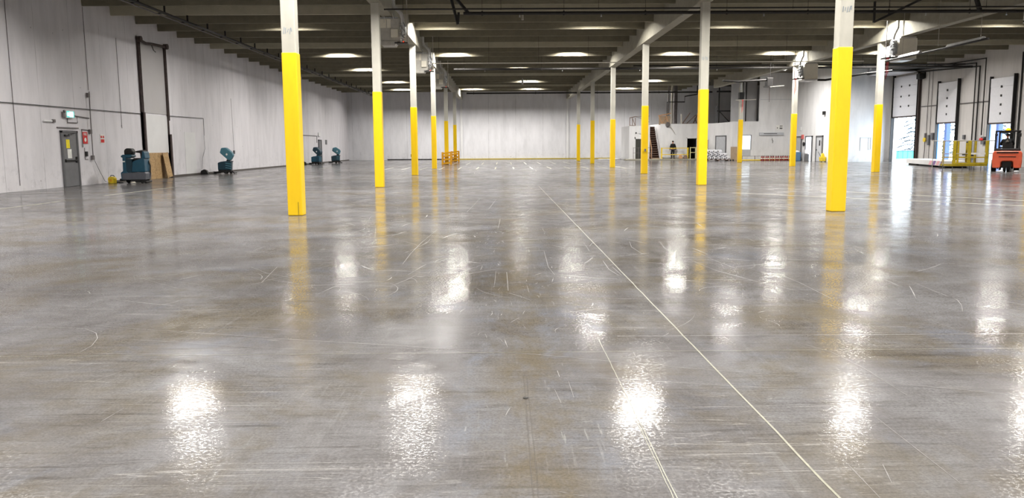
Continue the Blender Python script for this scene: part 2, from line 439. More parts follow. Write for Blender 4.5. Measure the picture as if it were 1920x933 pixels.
# columns
def column(key, k, label, H=3.52):
    r = thing('concrete_column', label, 'column', (CX[key], CY[k], 0))
    h = .15
    obj('column_shaft', MB().box(-h, -h, 0, h, h, ZG), 'col', r, bev=.012)
    obj('yellow_sleeve', MB().box(-h-.012, -h-.012, 0, h+.012, h+.012, H), 'yellow', r, bev=.02)
    return r
def stencil(r, z, seed):
    rnd = random.Random(seed); mb = MB()
    for i in range(5):
        x = -.10+.045*i; mb.bar((x, -.153, z+rnd.uniform(-.05, .02)), (x+rnd.uniform(-.015, .03), -.153, z+rnd.uniform(.06, .12)), .012, .003, (0, 1, 0))
    obj('stencil_mark', mb, 'stain', r)
ordn = ['nearest', 'second nearest', 'third', 'fourth', 'fifth', 'farthest']
c = column('L', 0, 'nearest yellow and bare concrete column left of the picture centre'); stencil(c, 3.95, 1)
obj('paint_chip', MB().box(.07, -.166, .02, .078, -.1625, .30), 'black', c)
column('L', 1, 'second yellow column of the left row, just in front of the first hung heater', 3.50)
c = column('L', 2, 'third yellow column of the left row, below the first hung heater'); obj('outlet_box', MB().box(-.2, -.05, .95, -.16, .05, 1.1), 'black', c)
column('L', 3, 'fourth yellow column of the left row, below the second hung heater')
column('L', 4, 'fifth yellow column of the left row, standing in the nearer rack guard', 3.56)
column('L', 5, 'sixth and farthest yellow column of the left row, in the farther rack guard', 3.56)
c = column('R', 0, 'nearest yellow and bare concrete column on the right, widest of its row', 3.58); stencil(c, 4.35, 3)
c = column('R', 1, 'second yellow column of the middle row, in front of the white bag stack'); stencil(c, 4.6, 4)
c = column('R', 2, 'yellow column of the middle row hiding part of the office stairs'); obj('outlet_box', MB().box(-.03, -.2, 1.16, .05, -.16, 1.3), 'condgrey', c)
column('R', 3, 'fourth yellow column of the middle row, beside the office corner', 3.22)
column('R', 4, 'fifth yellow column of the middle row')
column('R', 5, 'farthest yellow column of the middle row, near the far wall')
column('T', 1, 'yellow column cut off by the right edge of the photo').location.x += .25
column('T', 2, 'yellow column of the right row next to the tall open dock door')
column('T', 3, 'yellow column of the right row in front of the fire extinguishers')
column('T', 4, 'dull yellow column of the right row beside the bright office window')
column('T', 0, 'yellow column of the right row nearest the camera, beyond the frame')
def pilaster(x):
    struct('trim_%d' % (1 if x < 0 else 2), MB().box(x-.12, YF-.14, 0, x+.12, YF, ZG), 'white', bev=.01)
pilaster(CX['L']+.05); pilaster(CX['R']-.1)
# pit-black skirting lines and yellow kerb along the far wall
struct('baseboard_far', MB().box(CX['L']-.3, YF-.16, 0, 12.4, YF-.02, .10), 'caged')
struct('baseboard_left', MB().box(XL, 36, 0, XL+.05, YF, .09), 'jointdark')

# rack guards round the last two left columns
def rack_guard(k, label):
    r = thing('column_guard', label, 'column guard', (CX['L'], CY[k], 0), 0, None)
    for sx in (-1, 1):
        for sy in (-1, 1):
            obj('guard_post', MB().box(sx*.34-.06, sy*.34-.06, 0, sx*.34+.06, sy*.34+.06, 1.02), 'guardyellow', r, bev=.01)
    for z in (.12, .42, .72, .95):
        mb = MB()
        for s in (-1, 1):
            mb.bar((-.34, s*.36, z-.05), (.34, s*.36, z+.05), .05, .13); mb.bar((s*.36, -.34, z), (s*.36, .34, z), .05, .13)
        obj('guard_rail', mb, 'guardyellow', r)
rack_guard(4, 'nearer ochre yellow rack guard boxed round a column foot')
rack_guard(5, 'farther ochre yellow rack guard boxed round a column foot')

# ------------------------------------------------------------------ high-bay lamps
LX1 = (-10.5, -3.05, 4.6, 11.6, 18.3, 25.3)
lamps = [(x, y) for y in (-8.4, 3.8, 16.0, 26.3, 40.3, 53.15) for x in LX1]
lamps += [(x, y) for y, xs in ((62.85, (-10.5, 1.3, 13.9, 24.5)), (75.05, (-9.9, 2.5, 13.9)), (67.4, (22.9,)), (84.75, (-10.4, -3, 3.2, 13.0))) for x in xs]
ZL = 7.57
def lamp_proto():
    r = thing('high_bay_lamp', '', 'lamp')
    h = MB()
    for y0, y1 in ((-.30, -.12), (.30, .12)): h.add([(-.66, y0, 0), (.66, y0, 0), (.62, y1, .14), (-.62, y1, .14), (-.66, y0*1.03, 0), (.66, y0*1.03, 0), (.62, y1*1.1, .15), (-.62, y1*1.1, .15)], [(0, 1, 2, 3), (4, 5, 6, 7), (0, 1, 5, 4)])
    h.box(-.66, -.30, 0, -.65, .30, .14).box(.65, -.30, 0, .66, .30, .14)
    obj('reflector', h, 'galv', r)
    obj('ballast_housing', MB().box(-.62, -.13, .14, .62, .13, .20), 'greysheet', r, bev=.01)
    for y in (-.2, -.07, .07, .2): obj('lamp_tube', MB().cyl((-.6, y, .07), (.6, y, .07), .02, 10), 'lamp', r)
    for x in (-.5, .5): obj('hanger_rod', MB().cyl((x, 0, .2), (x, 0, ZD-ZL), .008, 6), 'black', r)
    return r
LP = lamp_proto()
sd = bpy.data.lights.new('high_bay_light', 'AREA'); sd.energy = LAMP_W; sd.shape = 'RECTANGLE'; sd.size = 1.24; sd.size_y = .56
sd.spread = R_(168); sd.color = (1., .965, .92)
for i, (x, y) in enumerate(lamps):
    o = LP if i == len(lamps)-1 else copy_tree(LP)   # the source goes last, so copies never carry its light
    o.location = (x, y, ZL)
    row = {-8.4: 'behind the camera', 3.8: 'above the camera', 16.0: 'over the nearest columns', 26.3: 'over the second column pair', 40.3: 'over the third column pair',
           53.15: 'over the fourth column pair', 62.85: 'in the row before the fifth columns', 75.05: 'in the last full row before the far wall', 67.4: 'by the alley wall beside the extinguishers', 84.75: 'hidden close to the far wall'}[y]
    o['label'] = ORD[[a for a, b in lamps if b == y].index(x)] + ' long lamp from the left, ' + row; o['group'] = 'lamps ' + row
    s = bpy.data.objects.new('lamp_light', sd); COL.objects.link(s); s.parent = o; s.location = (0, 0, .012)

# ------------------------------------------------------------------ floor lines and marks
def strip(name, pts, w, mat, z=.002, kind='structure'):
    mb = MB(); pts = [Vector((p[0], p[1], 0)) for p in pts]; vs = []
    for i, p in enumerate(pts):
        d = (pts[min(i+1, len(pts)-1)]-pts[max(i-1, 0)]).normalized(); nrm = Vector((-d.y, d.x, 0))*w/2
        vs += [p+nrm, p-nrm]
    return vs, [(2*i, 2*i+1, 2*i+3, 2*i+2) for i in range(len(pts)-1)]
def floor_mark(name, lines, mat, z=.002):
    mb = MB()
    for pts, w in lines:
        vs, fs = strip('', pts, w, mat); mb.add([(v.x, v.y, z) for v in vs], fs)
    return struct(name, mb, mat)
rnd = random.Random(3)
def wob(x0, y0, x1, y1, n, a): return [(x0+(x1-x0)*i/n+rnd.uniform(-a, a), y0+(y1-y0)*i/n+rnd.uniform(-a, a)) for i in range(n+1)]
floor_mark('trim_3', [(wob(1.43, 2.5, 1.36, 30, 90, .004), .012)], 'joint')
floor_mark('trim_4', [(wob(.735, 2.6, .74, 6.1, 30, .002), .005), (wob(.72, 2.6, .725, 4.2, 20, .002), .004)], 'joint')
floor_mark('trim_5', [(wob(.12, 2.6, .13, 5.2, 20, .002), .0025), (wob(.145, 2.6, .15, 5.2, 20, .002), .0015)], 'jointdark')
floor_mark('trim_6', [(wob(-9, 5.74, 9, 5.66, 60, .002), .005)], 'joint')
floor_mark('trim_7', [(wob(.9, 6.17, 9, 6.06, 40, .003), .010)], 'scuff')
lines = []
for a, b in ((19.2, 22.5), (22.7, 23.3), (25.7, 31.0), (32.2, 36.0), (38.5, 43.5), (46, 52), (56, 60)):
    lines.append((wob(-12.72, a, -12.66, b, 8, .02), .09))
floor_mark('trim_8', lines, 'line')
floor_mark('trim_9', [(wob(7.2, 24.9, 12.6, 18.7, 14, .02), .09), (wob(10.3, 25.8, 13.7, 20.4, 10, .02), .09), (wob(4.0, 31.5, 6.9, 30.6, 8, .02), .06)], 'line')
lines = []
for k in range(-4, 10):
    x = -2.9 + 1.22*k
    lines += [(wob(x, 52.5, x, 57.5, 3, .02), .09), (wob(x, 66, x, 74, 3, .02), .09)] if k % 1 == 0 else []
floor_mark('trim_10', lines, 'line')
PX = [  # tyre scuffs and drag marks: width, picture points brought down to the floor
 (.014, [(0, 612), (90, 613), (160, 616), (180, 624), (183, 634), (172, 648), (150, 660), (120, 668)]),
 (0.017, [(90, 602), (250, 616), (420, 627), (560, 637), (720, 646), (860, 655), (1000, 664), (1280, 689), (1490, 705)]),
 (.012, [(200, 634), (330, 641), (460, 650), (600, 656)]),
 (0.015, [(0, 668), (130, 662), (300, 664), (460, 668), (640, 662)]),
 (0.011, [(1000, 700), (1180, 712), (1500, 730)]),
 (0.014, [(1640, 716), (1780, 728), (1900, 740)]),
 (0.011, [(248, 516), (300, 524), (350, 530), (400, 538)]), (0.011, [(260, 520), (330, 540), (400, 545)]),
 (0.011, [(408, 512), (480, 520), (560, 532), (620, 536)]), (0.011, [(432, 545), (500, 526), (560, 512), (640, 492)]),
 (.016, [(470, 500), (500, 512), (545, 520)]), (.016, [(520, 500), (500, 520), (490, 530)]),
 (0.014, [(1180, 452), (1184, 463), (1200, 473), (1216, 480)]), (0.011, [(1236, 452), (1245, 464), (1262, 474)]),
 (.016, [(1290, 485), (1340, 506), (1420, 528), (1500, 546)]), (0.011, [(1300, 470), (1345, 490), (1385, 505)]),
 (.014, [(1700, 525), (1750, 545), (1795, 562), (1803, 572), (1805, 584)]), (.01, [(1712, 528), (1760, 548), (1799, 564)]),
 (0.019, [(1130, 488), (1142, 505), (1160, 516)]), (0.017, [(1148, 500), (1165, 515)]),
 (0.017, [(1020, 470), (1028, 500), (1040, 515)]), (0.017, [(1095, 455), (1105, 470)]),
 (0.022, [(938, 410), (934, 428)]), (0.028, [(900, 372), (875, 398)]), (0.028, [(930, 374), (916, 392)]),
 (0.017, [(950, 510), (953, 545)]), (0.011, [(930, 508), (927, 535)]), (0.011, [(988, 535), (992, 548)]),
 (0.017, [(770, 470), (800, 455), (815, 452)]), (0.019, [(765, 515), (790, 500), (800, 495)]), (0.017, [(820, 430), (790, 455), (770, 475), (755, 495)]),
 (0.011, [(848, 480), (852, 500), (862, 505)]), (.018, [(1045, 695), (1049, 706)]), (.010, [(1066, 715), (1076, 745)]),
 (.010, [(1040, 730), (1052, 755)]), (.006, [(1040, 920), (1120, 935)]), (.006, [(150, 724), (230, 695)]), (.008, [(190, 790), (232, 765)]),
 (.008, [(1655, 870), (1672, 905)]), (.006, [(1180, 885), (1560, 878), (1700, 880)]), (.012, [(155, 757), (215, 755)]),
 (.010, [(300, 862), (190, 870)]), (.008, [(200, 797), (540, 790)]), (.010, [(280, 460), (350, 448)]), (.012, [(560, 620), (500, 617), (430, 612)]),
 (.010, [(1490, 640), (1560, 660), (1620, 690), (1700, 740)]), (.014, [(1560, 560), (1500, 530), (1440, 505)]),
 (.008, [(1580, 860), (1650, 933)]), (.010, [(1640, 780), (1800, 905)]), (0.011, [(1560, 350), (1700, 365), (1880, 382)]),
]
mb = MB()
for wd, pts in PX:
    P3 = []
    for i in range(len(pts)-1):
        a, b = pts[i], pts[i+1]
        n = max(2, int(math.dist(a, b)/14))
        for k in range(n):
            t = k/n; P3.append(gp(a[0]+(b[0]-a[0])*t, a[1]+(b[1]-a[1])*t))
    P3.append(gp(*pts[-1]))
    vs = []
    for i, p in enumerate(P3):
        d = (P3[min(i+1, len(P3)-1)]-P3[max(i-1, 0)]).normalized(); ww = wd*.55*(.25+.75*math.sin(PI*(i+.5)/len(P3)))*rnd.uniform(.4, 1.)
        nn = Vector((-d.y, d.x, 0))*ww/2; vs += [p+nn, p-nn]
    mb.add([(v.x, v.y, .0015) for v in vs], [(2*i, 2*i+1, 2*i+3, 2*i+2) for i in range(len(P3)-1)])
sr = random.Random(12)
for q in range(330):
    if q < 170: cx, cy = sr.gauss(-1.6, 2.2), sr.uniform(7.5, 17)
    elif q < 250: cx, cy = sr.gauss(3.2, 2.2), sr.uniform(6, 16)
    else: cx, cy = sr.gauss(.1, .35), sr.uniform(4.2, 16)
    a = sr.choice((sr.gauss(1.35, .25), sr.gauss(.25, .35), sr.gauss(-.6, .3))) if q < 250 else sr.gauss(1.5, .15)
    L = sr.uniform(.1, .9) if q < 250 else sr.uniform(.04, .25); k = sr.gauss(0, .5); w0 = sr.uniform(.004, .02)*(cy/11)
    P3 = []
    for i in range(8):
        t = i/7; P3.append(Vector((cx, cy, 0))); cx += math.cos(a)*L/7; cy += math.sin(a)*L/7; a += k/7
    vs = []
    for i, p in enumerate(P3):
        d = (P3[min(i+1, 7)]-P3[max(i-1, 0)]).normalized(); nn = Vector((-d.y, d.x, 0))*w0*sr.uniform(.3, 1)*math.sin(PI*(i+.4)/8)/2; vs += [p+nn, p-nn]
    mb.add([(v.x, v.y, .001) for v in vs], [(2*i, 2*i+1, 2*i+3, 2*i+2) for i in range(7)])
tag(obj('floor_scuffs', mb, 'scuff'), 'pale curved tyre scuffs and drag marks on the polished floor', 'scuff marks', kind='stuff')
tag(obj('floor_drain', MB().lathe([(0, .002), (.012, .002), (.016, .004), (.0, .004)], (.13, 4.63, 0), 12), 'black'), 'tiny dark round hole in the floor on the middle joint', 'hole')

# ------------------------------------------------------------------ left wall
r = sthing('door_1', (XL, 32.35, 0))
obj('door_frame', MB().box(0, -.62, 0, .07, -.52, 2.2).box(0, .52, 0, .07, .62, 2.2).box(0, -.62, 2.12, .07, .62, 2.22), 'framegrey', r, bev=.006)
lf = obj('door_leaf', MB().box(.005, -.52, .01, .045, .52, 2.12), 'doorgrey', r, bev=.004)
obj('push_bar', MB().box(.05, -.45, 1.0, .10, .45, 1.06).box(.045, -.46, .97, .08, -.36, 1.09).box(.045, .34, .94, .09, .46, 1.18), 'black', lf, bev=.01)
obj('door_closer', MB().box(.05, -.4, 1.98, .11, -.1, 2.05).bar((.08, -.1, 2.06), (.1, .3, 2.1), .03, .02), 'black', lf)
obj('yellow_notice', MB().box(.046, -.28, 1.52, .05, -.02, 1.86), 'ypaper', lf)
obj('white_notice', MB().box(.046, -.22, 1.12, .05, .08, 1.48), 'paper', lf)
struct('trim_11', MB().box(XL, 31.55, 2.30, XL+.05, 33.1, 2.34), 'condgrey')
# pale door outline further down, filled flush
struct('trim_12', MB().box(XL, 44.1, 0, XL+.015, 45.6, 2.35), 'white')

r = thing('exit_sign', 'small glowing green exit sign on the left wall above the grey door', 'exit sign', (XL, 32.45, 2.70))
obj('sign_case', MB().box(.02, -.30, 0, .10, .30, .30), 'white', r, bev=.01)
obj('sign_face', MB().box(.10, -.27, .03, .105, .27, .27), 'exitg', r)
obj('running_figure', MB().box(.105, -.07, .05, .108, -.01, .25).box(.105, .02, .05, .108, .20, .25).box(.105, -.23, .08, .108, -.12, .22), 'exitw', r)
obj('emergency_lamp', MB().box(0, -.48, .02, .09, -.34, .22).cyl((.06, -.41, .25), (.12, -.41, .27), .05, 10), 'condgrey', r)
obj('sign_conduit', MB().tube([(.03, .30, .12), (.03, .62, .10), (.03, .62, -.17), (.03, -.12, -.17), (.03, -.12, 0)], .018, 8), 'condgrey', r)

def wallpipe(name, pts, rad, mat, label, cat='pipe'):
    return tag(obj(name, MB().tube(pts, rad, 8), mat, smooth=True), label, cat)
X0 = XL+.05
wallpipe('wall_conduit', [(X0, YB+.5, 2.95), (X0, 28, 3.10), (X0, 38.9, 3.13)], .015, 'pipeblack', 'long thin dark conduit running level along the left wall near the exit sign', 'conduit')
wallpipe('wall_conduit', [(X0, 42.3, 3.15), (X0, 46.9, 3.18), (X0, 46.9, 2.2)], .014, 'pipeblack', 'thin dark conduit on the left wall right of the tall blocked doorway', 'conduit')
for y0, z0, z1, lab in ((28.85, .2, 7.2, 'hairline vertical conduit on the left wall, left of the exit door'),
                        (34.15, 3.9, 7.3, 'vertical conduit dropping to a small box on the left wall above the red sign'),
                        (36.9, 2.4, 6.4, 'pale vertical conduit on the left wall just before the tall doorway'),):
    wallpipe('wall_conduit', [(XL+.02, y0, z1), (XL+.02, y0+.02, z0)], .010, 'condgrey', lab, 'conduit')
r = thing('junction_conduit', 'branching grey conduit with boxes beside the exit door, above the red sign', 'conduit', (XL, 34.0, 0))
obj('conduit_run', MB().tube([(.095, .05, 3.85), (.095, .0, 2.05), (.095, 0, 1.15)], .02, 8), 'condgrey', r)
obj('conduit_branch', MB().tube([(.03, -.95, 2.80), (.03, .02, 2.75)], .022, 8).tube([(.03, -.64, 1.55), (.03, -.64, 2.28), (.03, 0, 2.25)], .018, 8), 'condgrey', r)
for (yy, zz) in ((.03, 3.7), (0, 2.2), (.05, 1.12)): obj('junction_box', MB().box(.005, yy-.08, zz-.09, .1, yy+.08, zz+.09), 'condgrey', r, bev=.01)
def sign(label, y, z, w_, h_, kind):
    r = thing('wall_sign', label, 'sign', (XL, y, z))
    if kind == 'fire':
        obj('sign_plate', MB().box(.0, -w_/2, 0, .02, w_/2, h_), 'red', r)
        text_mesh('FIRE', .15, 'paper', r, (.024, 0, h_-.10), (PI/2, 0, PI/2), 'sign_lettering')
        obj('sign_symbol', MB().lathe([(0, 0), (.085, 0), (.085, .004), (0, .004)], n=16), 'paper', r, loc=(.02, 0, .16)).rotation_euler = (0, PI/2, 0)
    else:
        obj('sign_plate', MB().box(.0, -w_/2, 0, .02, w_/2, h_), 'paper', r)
        obj('sign_print', MB().box(.02, -w_/2+.03, .03, .024, w_/2-.03, .17).box(.02, -w_/2+.03, .22, .024, -.03, .32).box(.02, .03, .22, .024, w_/2-.03, .32), 'red', r)
sign('red fire equipment sign with white symbol on the left wall beside the exit door', 33.62, 1.70, .36, .48, 'fire')
sign('white notice with red print on the left wall, right of the red sign', 35.05, 1.72, .36, .38, 'x')
r = thing('fire_alarm_pull', 'small dark alarm pull box below the red sign on the left wall', 'alarm box', (XL, 33.6, 1.18))
obj('pull_case', MB().box(0, -.07, 0, .07, .07, .2), 'black', r, bev=.01); obj('pull_bracket', MB().tube([(.02, -.1, .35), (.02, -.1, -.12), (.02, .12, -.12)], .012, 6), 'condgrey', r)
r = thing('wall_lamp', 'small white wall fitting high on the left wall, left of the exit door', 'wall light', (XL, 30.9, 2.52))
obj('fitting_body', MB().box(0, -.28, 0, .08, .28, .06), 'white', r, bev=.01); obj('fitting_box', MB().box(0, .35, -.02, .08, .5, .10), 'condgrey', r, bev=.01)

# power cord from the conduit box down to the yellow charger
r = thing('battery_charger', 'yellow and black battery charger on the floor between the exit door and ride-on scrubber', 'charger', (XL+.38, 34.95, 0), -.2); r.scale = (.8, .8, .8)
obj('charger_case', MB().prism([(-.16, 0), (.16, 0), (.18, .26), (.10, .36), (-.10, .36), (-.18, .26)], -.16, .12, 'y'), 'mopyellow', r, bev=.02)
obj('charger_back', MB().box(-.24, .0, 0, -.165, .26, .34), 'black', r, bev=.02)
obj('carry_handle', MB().tube([(-.12, 0, .35), (-.08, 0, .43), (.08, 0, .43), (.12, 0, .35)], .018, 8), 'black', r, smooth=True)
obj('charger_label', MB().box(-.07, -.166, .10, .07, -.16, .24), 'guardyellow', r)
tag(obj('power_cord', MB().tube([(XL+.06, 34.05, 1.1), (XL+.09, 34.15, .95), (XL+.12, 34.45, .5), (XL+.22, 34.62, .1), (XL+.3, 34.8, .03)], .008, 8), 'rubber', smooth=True),
    'thin black power cord hanging from the wall box to the yellow charger', 'cord')
tag(obj('charging_cable', MB().tube([(XL+.6, 35.1, .02), (XL+.63, 35.35, .02), (XL+.5, 35.5, .02), (XL+.35, 35.35, .02)], .02, 8), 'rubber', smooth=True),
    'black charging cable lying between the charger and ride-on scrubber', 'cord')

# tall blocked doorway with tracks
r = sthing('door_2', (XL, 0, 0))
yA, yB_, zt = 39.1, 42.05, 6.62
for nm, yy in (('near', yA), ('far', yB_)):
    mb = MB()
    mb.box(.02, yy-.17, 0, .12, yy-.12, zt).box(.02, yy+.03, 2.9, .09, yy+.07, zt)
    for k in range(8): mb.box(.03, yy-.13, 3.1+k*.45, .07, yy+.04, 3.14+k*.45)
    mb.box(.02, yy-.17, 0, .18, yy-.02, 3.2 if nm == 'near' else 2.2)
    obj('door_track', mb, 'brownsteel', r)
mb = MB().tube([(.12, yA-.1, zt-.02), (.12, yA+.6, zt-.12), (.12, yA+1.4, zt-.06), (.12, yB_-.05, zt-.02)], .07, 10)
obj('spring_shaft', mb, 'brownsteel', r, smooth=True)
for yy in (yA-.1, yB_-.05): obj('cable_drum', MB().cyl((.04, yy, zt), (.24, yy, zt), .14, 16), 'brownsteel', r)
obj('pull_chain', MB().tube([(.14, yA+1.2, zt-.1), (.16, yA+1.35, zt-.35), (.16, yA+1.6, zt-.42)], .02, 6), 'black', r)
obj('door_panel', MB().box(.0, yA-.1, 3.2, .03, yB_, zt-.1), simple('grey_panel_paint', (.70, .69, .69), .6, 0, .04, .6), r)
obj('lower_panel', MB().box(.0, yA-.1, 1.25, .035, yB_, 3.12), 'white', r)
tag(obj('strand_board', MB().box(XL+.05, 39.2, 0, XL+.07, 41.55, 1.27), 'osb'), 'large tan strand board sheet closing the foot of the tall doorway', 'board')
tag(obj('plywood_sheet', MB().box(-.01, -.32, 0, .01, .32, 1.24, R=Ry(-.12) @ Rx(.10), c=(0, 0, 0)), 'osb', loc=(XL+.33, 41.15, .035)), 'narrow tan plywood piece leaning crooked against the strand board', 'board')

# overhead sprinkler main along the left aisle
r = thing('sprinkler_main', 'long dark sprinkler pipe on hangers along the left wall roof', 'pipe', (-13.9, 0, 7.02))
obj('main_pipe', MB().tube([(0, YB+.2, 0), (0, 89, 0)], .055, 10), 'pipeblack', r, smooth=True)
obj('cable_conduit', MB().tube([(-.25, YB+.2, -.04), (-.25, 89, -.04)], .03, 8), 'condgrey', r, smooth=True)
for k in range(-6, 20):
    yy = 41.45+2.438*k+.08
    obj('pipe_hanger', MB().box(-.035, yy-.02, 0, .035, yy+.02, ZS-7.02+.01).box(-.28, yy-.02, -.02, .03, yy+.02, .02), 'black', r)
# cross mains
def crossmain(name, x0, x1, y, z, rad, mat, label, hang=3.05, heads=True):
    r = thing(name, label, 'pipe', (0, y, z))
    obj('pipe_run', MB().tube([(x0, 0, 0), (x1, 0, 0)], rad, 10), mat, r, smooth=True)
    n = int((x1-x0)/hang); 
    for k in range(n+1):
        x = x0+.7+k*hang
        if x < x1 and all(abs(x-c) > .3 for c in CX.values()): obj('pipe_hanger', MB().cyl((x, 0, 0), (x, 0, ZD-z+.0), .008, 6).cyl((x, 0, -rad*1.4), (x, 0, rad*1.4), rad*.5, 8), 'pipeblack', r)
    if heads:
        for k in range(n):
            x = x0+2.1+k*hang
            obj('sprinkler_head', MB().cyl((x, 0, -rad), (x, 0, -rad-.07), .018, 8).cyl((x, 0, -rad-.07), (x, 0, -rad-.08), .035, 10), 'galv', r)
crossmain('sprinkler_pipe', -4.3, 31.8, 30.35, 6.50, .028, 'pipeblack', 'thin black pipe crossing the roof just behind the second columns', 3.6, False)
crossmain('sprinkler_pipe', -1.4, 31.8, 30.72, 6.40, .060, 'pipeblack', 'thick black sprinkler pipe crossing the roof just behind the second columns')
crossmain('sprinkler_pipe', -3.2, 31.8, 54.75, 6.60, .075, 'pipeblack', 'thick black sprinkler pipe crossing the roof behind the fourth columns', 5.2)
crossmain('lit_conduit', -4.2, 20.5, 46.0, 6.12, .028, 'condpale', 'pale shining conduit crossing the roof beyond the third columns', 2.8, False)
crossmain('sprinkler_pipe', -3.4, 20.5, 78.9, 6.57, .075, 'pipeblack', 'black sprinkler pipe crossing the roof close to the far wall', 6)
crossmain('sprinkler_pipe', 9.0, 31.8, 55.6, 6.85, .05, 'pipeblack', 'black pipe on the right side of the roof beside the thick crossing pipe', 5, False)
# seismic brace of the first main
r = thing('pipe_brace', 'black V shaped steel brace holding the crossing pipes above the middle aisle', 'brace', (-1.55, 30.6, 6.4))
obj('brace_arm', MB().bar((-.35, -.1, .75), (-.05, 0, -.42), .09, .09), 'black', r)
obj('brace_arm', MB().bar((-.3, -.2, .72), (.35, .1, .0), .09, .09), 'black', r)
obj('brace_arm', MB().bar((-.05, 0, -.42), (-.02, 0, .02), .09, .09), 'black', r)
obj('brace_plate', MB().box(-.5, -.25, .72, -.2, .1, ZD-6.4), 'black', r)
r = thing('pipe_brace', 'black steel brace slanting up from the crossing pipe, right of the nearest right column', 'brace', (13.95, 30.6, 6.4))
obj('brace_arm', MB().bar((0, 0, -.42), (0, 0, .35), .07, .07), 'black', r)
obj('brace_arm', MB().bar((0, 0, -.40), (2.2, -.1, .65), .08, .08), 'black', r)
obj('brace_arm', MB().bar((3.9, -.1, .0), (3.2, -.3, 1.58), .12, .12), 'black', r)
obj('brace_arm', MB().bar((2.2, -.1, .65), (2.9, -.12, 1.60), .08, .08), 'black', r)
tag(obj('hanging_tube', MB().cyl((.95, 36.2, 6.98), (.95, 36.2, 7.4), .05, 10).cyl((.85, 36.2, 7.3), (.85, 36.2, 7.4), .012, 6).cyl((.85, 36.3, 7.1), (.85, 36.2, ZD), .012, 6).cyl((.95, 36.2, 7.4), (.95, 36.2, ZD), .012, 6), 'condpale'),
    'short pale tube hanging from the roof in the wide aisle', 'tube')
tag(obj('hanging_tube', MB().cyl((1.85, 71.6, 6.85), (1.85, 71.6, 7.25), .09, 10).cyl((1.85, 71.6, 7.25), (1.85, 71.6, ZD), .02, 6), 'flue'),
    'white tube hanging beside the farthest middle lamp', 'tube')

# ------------------------------------------------------------------ gas heaters
def heater_left(loc, label, dark=False):
    r = thing('unit_heater', label, 'heater', loc)
    body = 'greysheet'
    cab = obj('heater_cabinet', MB().box(-.31, 0, -1.0, .52, .55, -.06), body, r, bev=.02)
    obj('access_panel', MB().box(-.27, -.02, -.44, -.03, .0, -.10), 'cream', cab, bev=.004)
    obj('access_panel', MB().box(.0, -.02, -.44, .16, .0, -.10), 'cream', cab, bev=.004)
    obj('access_panel', MB().box(.18, -.03, -.50, .48, .0, -.10), body, cab, bev=.004)
    obj('control_box', MB().box(.16, -.12, -.82, .44, .0, -.50), 'cream', cab, bev=.01)
    obj('drip_tray', MB().prism([(-.36, -.96), (.42, -.96), (.30, -1.14), (-.22, -1.14)], -.06, .6, 'y'), 'greysheet', r, bev=.01)
    obj('top_rail', MB().box(-.33, -.05, -.07, .45, .0, -.03).box(-.33, .5, -.07, .45, .55, -.03), 'galv', r)
    obj('cable_loop', MB().tube([(-.1, -.04, -.25), (-.1, -.06, .05), (.08, -.06, .2), (.22, -.06, .12), (.28, -.06, -.1)], .014, 8), 'flue', r, smooth=True)
    obj('flue_pipe', MB().tube([(.62, .05, -.7), (.63, .05, -.40), (.62, .05, -.1), (.56, .05, .12), (.40, .05, .28), (.28, .05, .38), (.25, .05, .55), (.25, .05, ZD-ZG)], .075, 14), 'flue', r, smooth=True)
    mb = MB()
    rn = random.Random(5)
    for k in range(9):
        z = -.25-.085*k; x = .55+rn.uniform(0, .14)
        mb.cyl((x, -.04, z), (x+rn.uniform(-.05, .1), -.04, z-.09), rn.uniform(.02, .05), 8)
        mb.cyl((.46, .0, z-.03), (.68, .0, z-.03), .014, 6)
    mb.box(.54, .05, -.75, .72, .3, -.45)
    obj('gas_valve_train', mb, 'galv', r, smooth=False)
    obj('gas_pipe', MB().tube([(.80, .0, -1.0), (.80, .0, ZD-ZG)], .022, 8), 'condpale', r, smooth=True)
    obj('valve_shelf', MB().box(.30, -.1, -1.06, .82, .4, -1.02), 'black', r)
    obj('indicator_light', MB().cyl((.66, -.12, -1.0), (.66, -.08, -1.0), .02, 8), 'redled', r)
    for x in (-.2, .1): obj('hanger_rod', MB().cyl((x, .25, -.06), (x, .25, .0), .012, 6), 'black', r)
    return r
H1 = heater_left((CX['L'], 33.0, ZG), 'large grey gas heater hung behind the second left column, nearest of the left row')
dup(H1, (CX['L'], 45.2, ZG), label='grey gas heater hung above the third left column, middle one of the left row')
dup(H1, (CX['L'], 57.6, ZG), label='dark grey gas heater hung above the fourth left column, farthest of the left row')

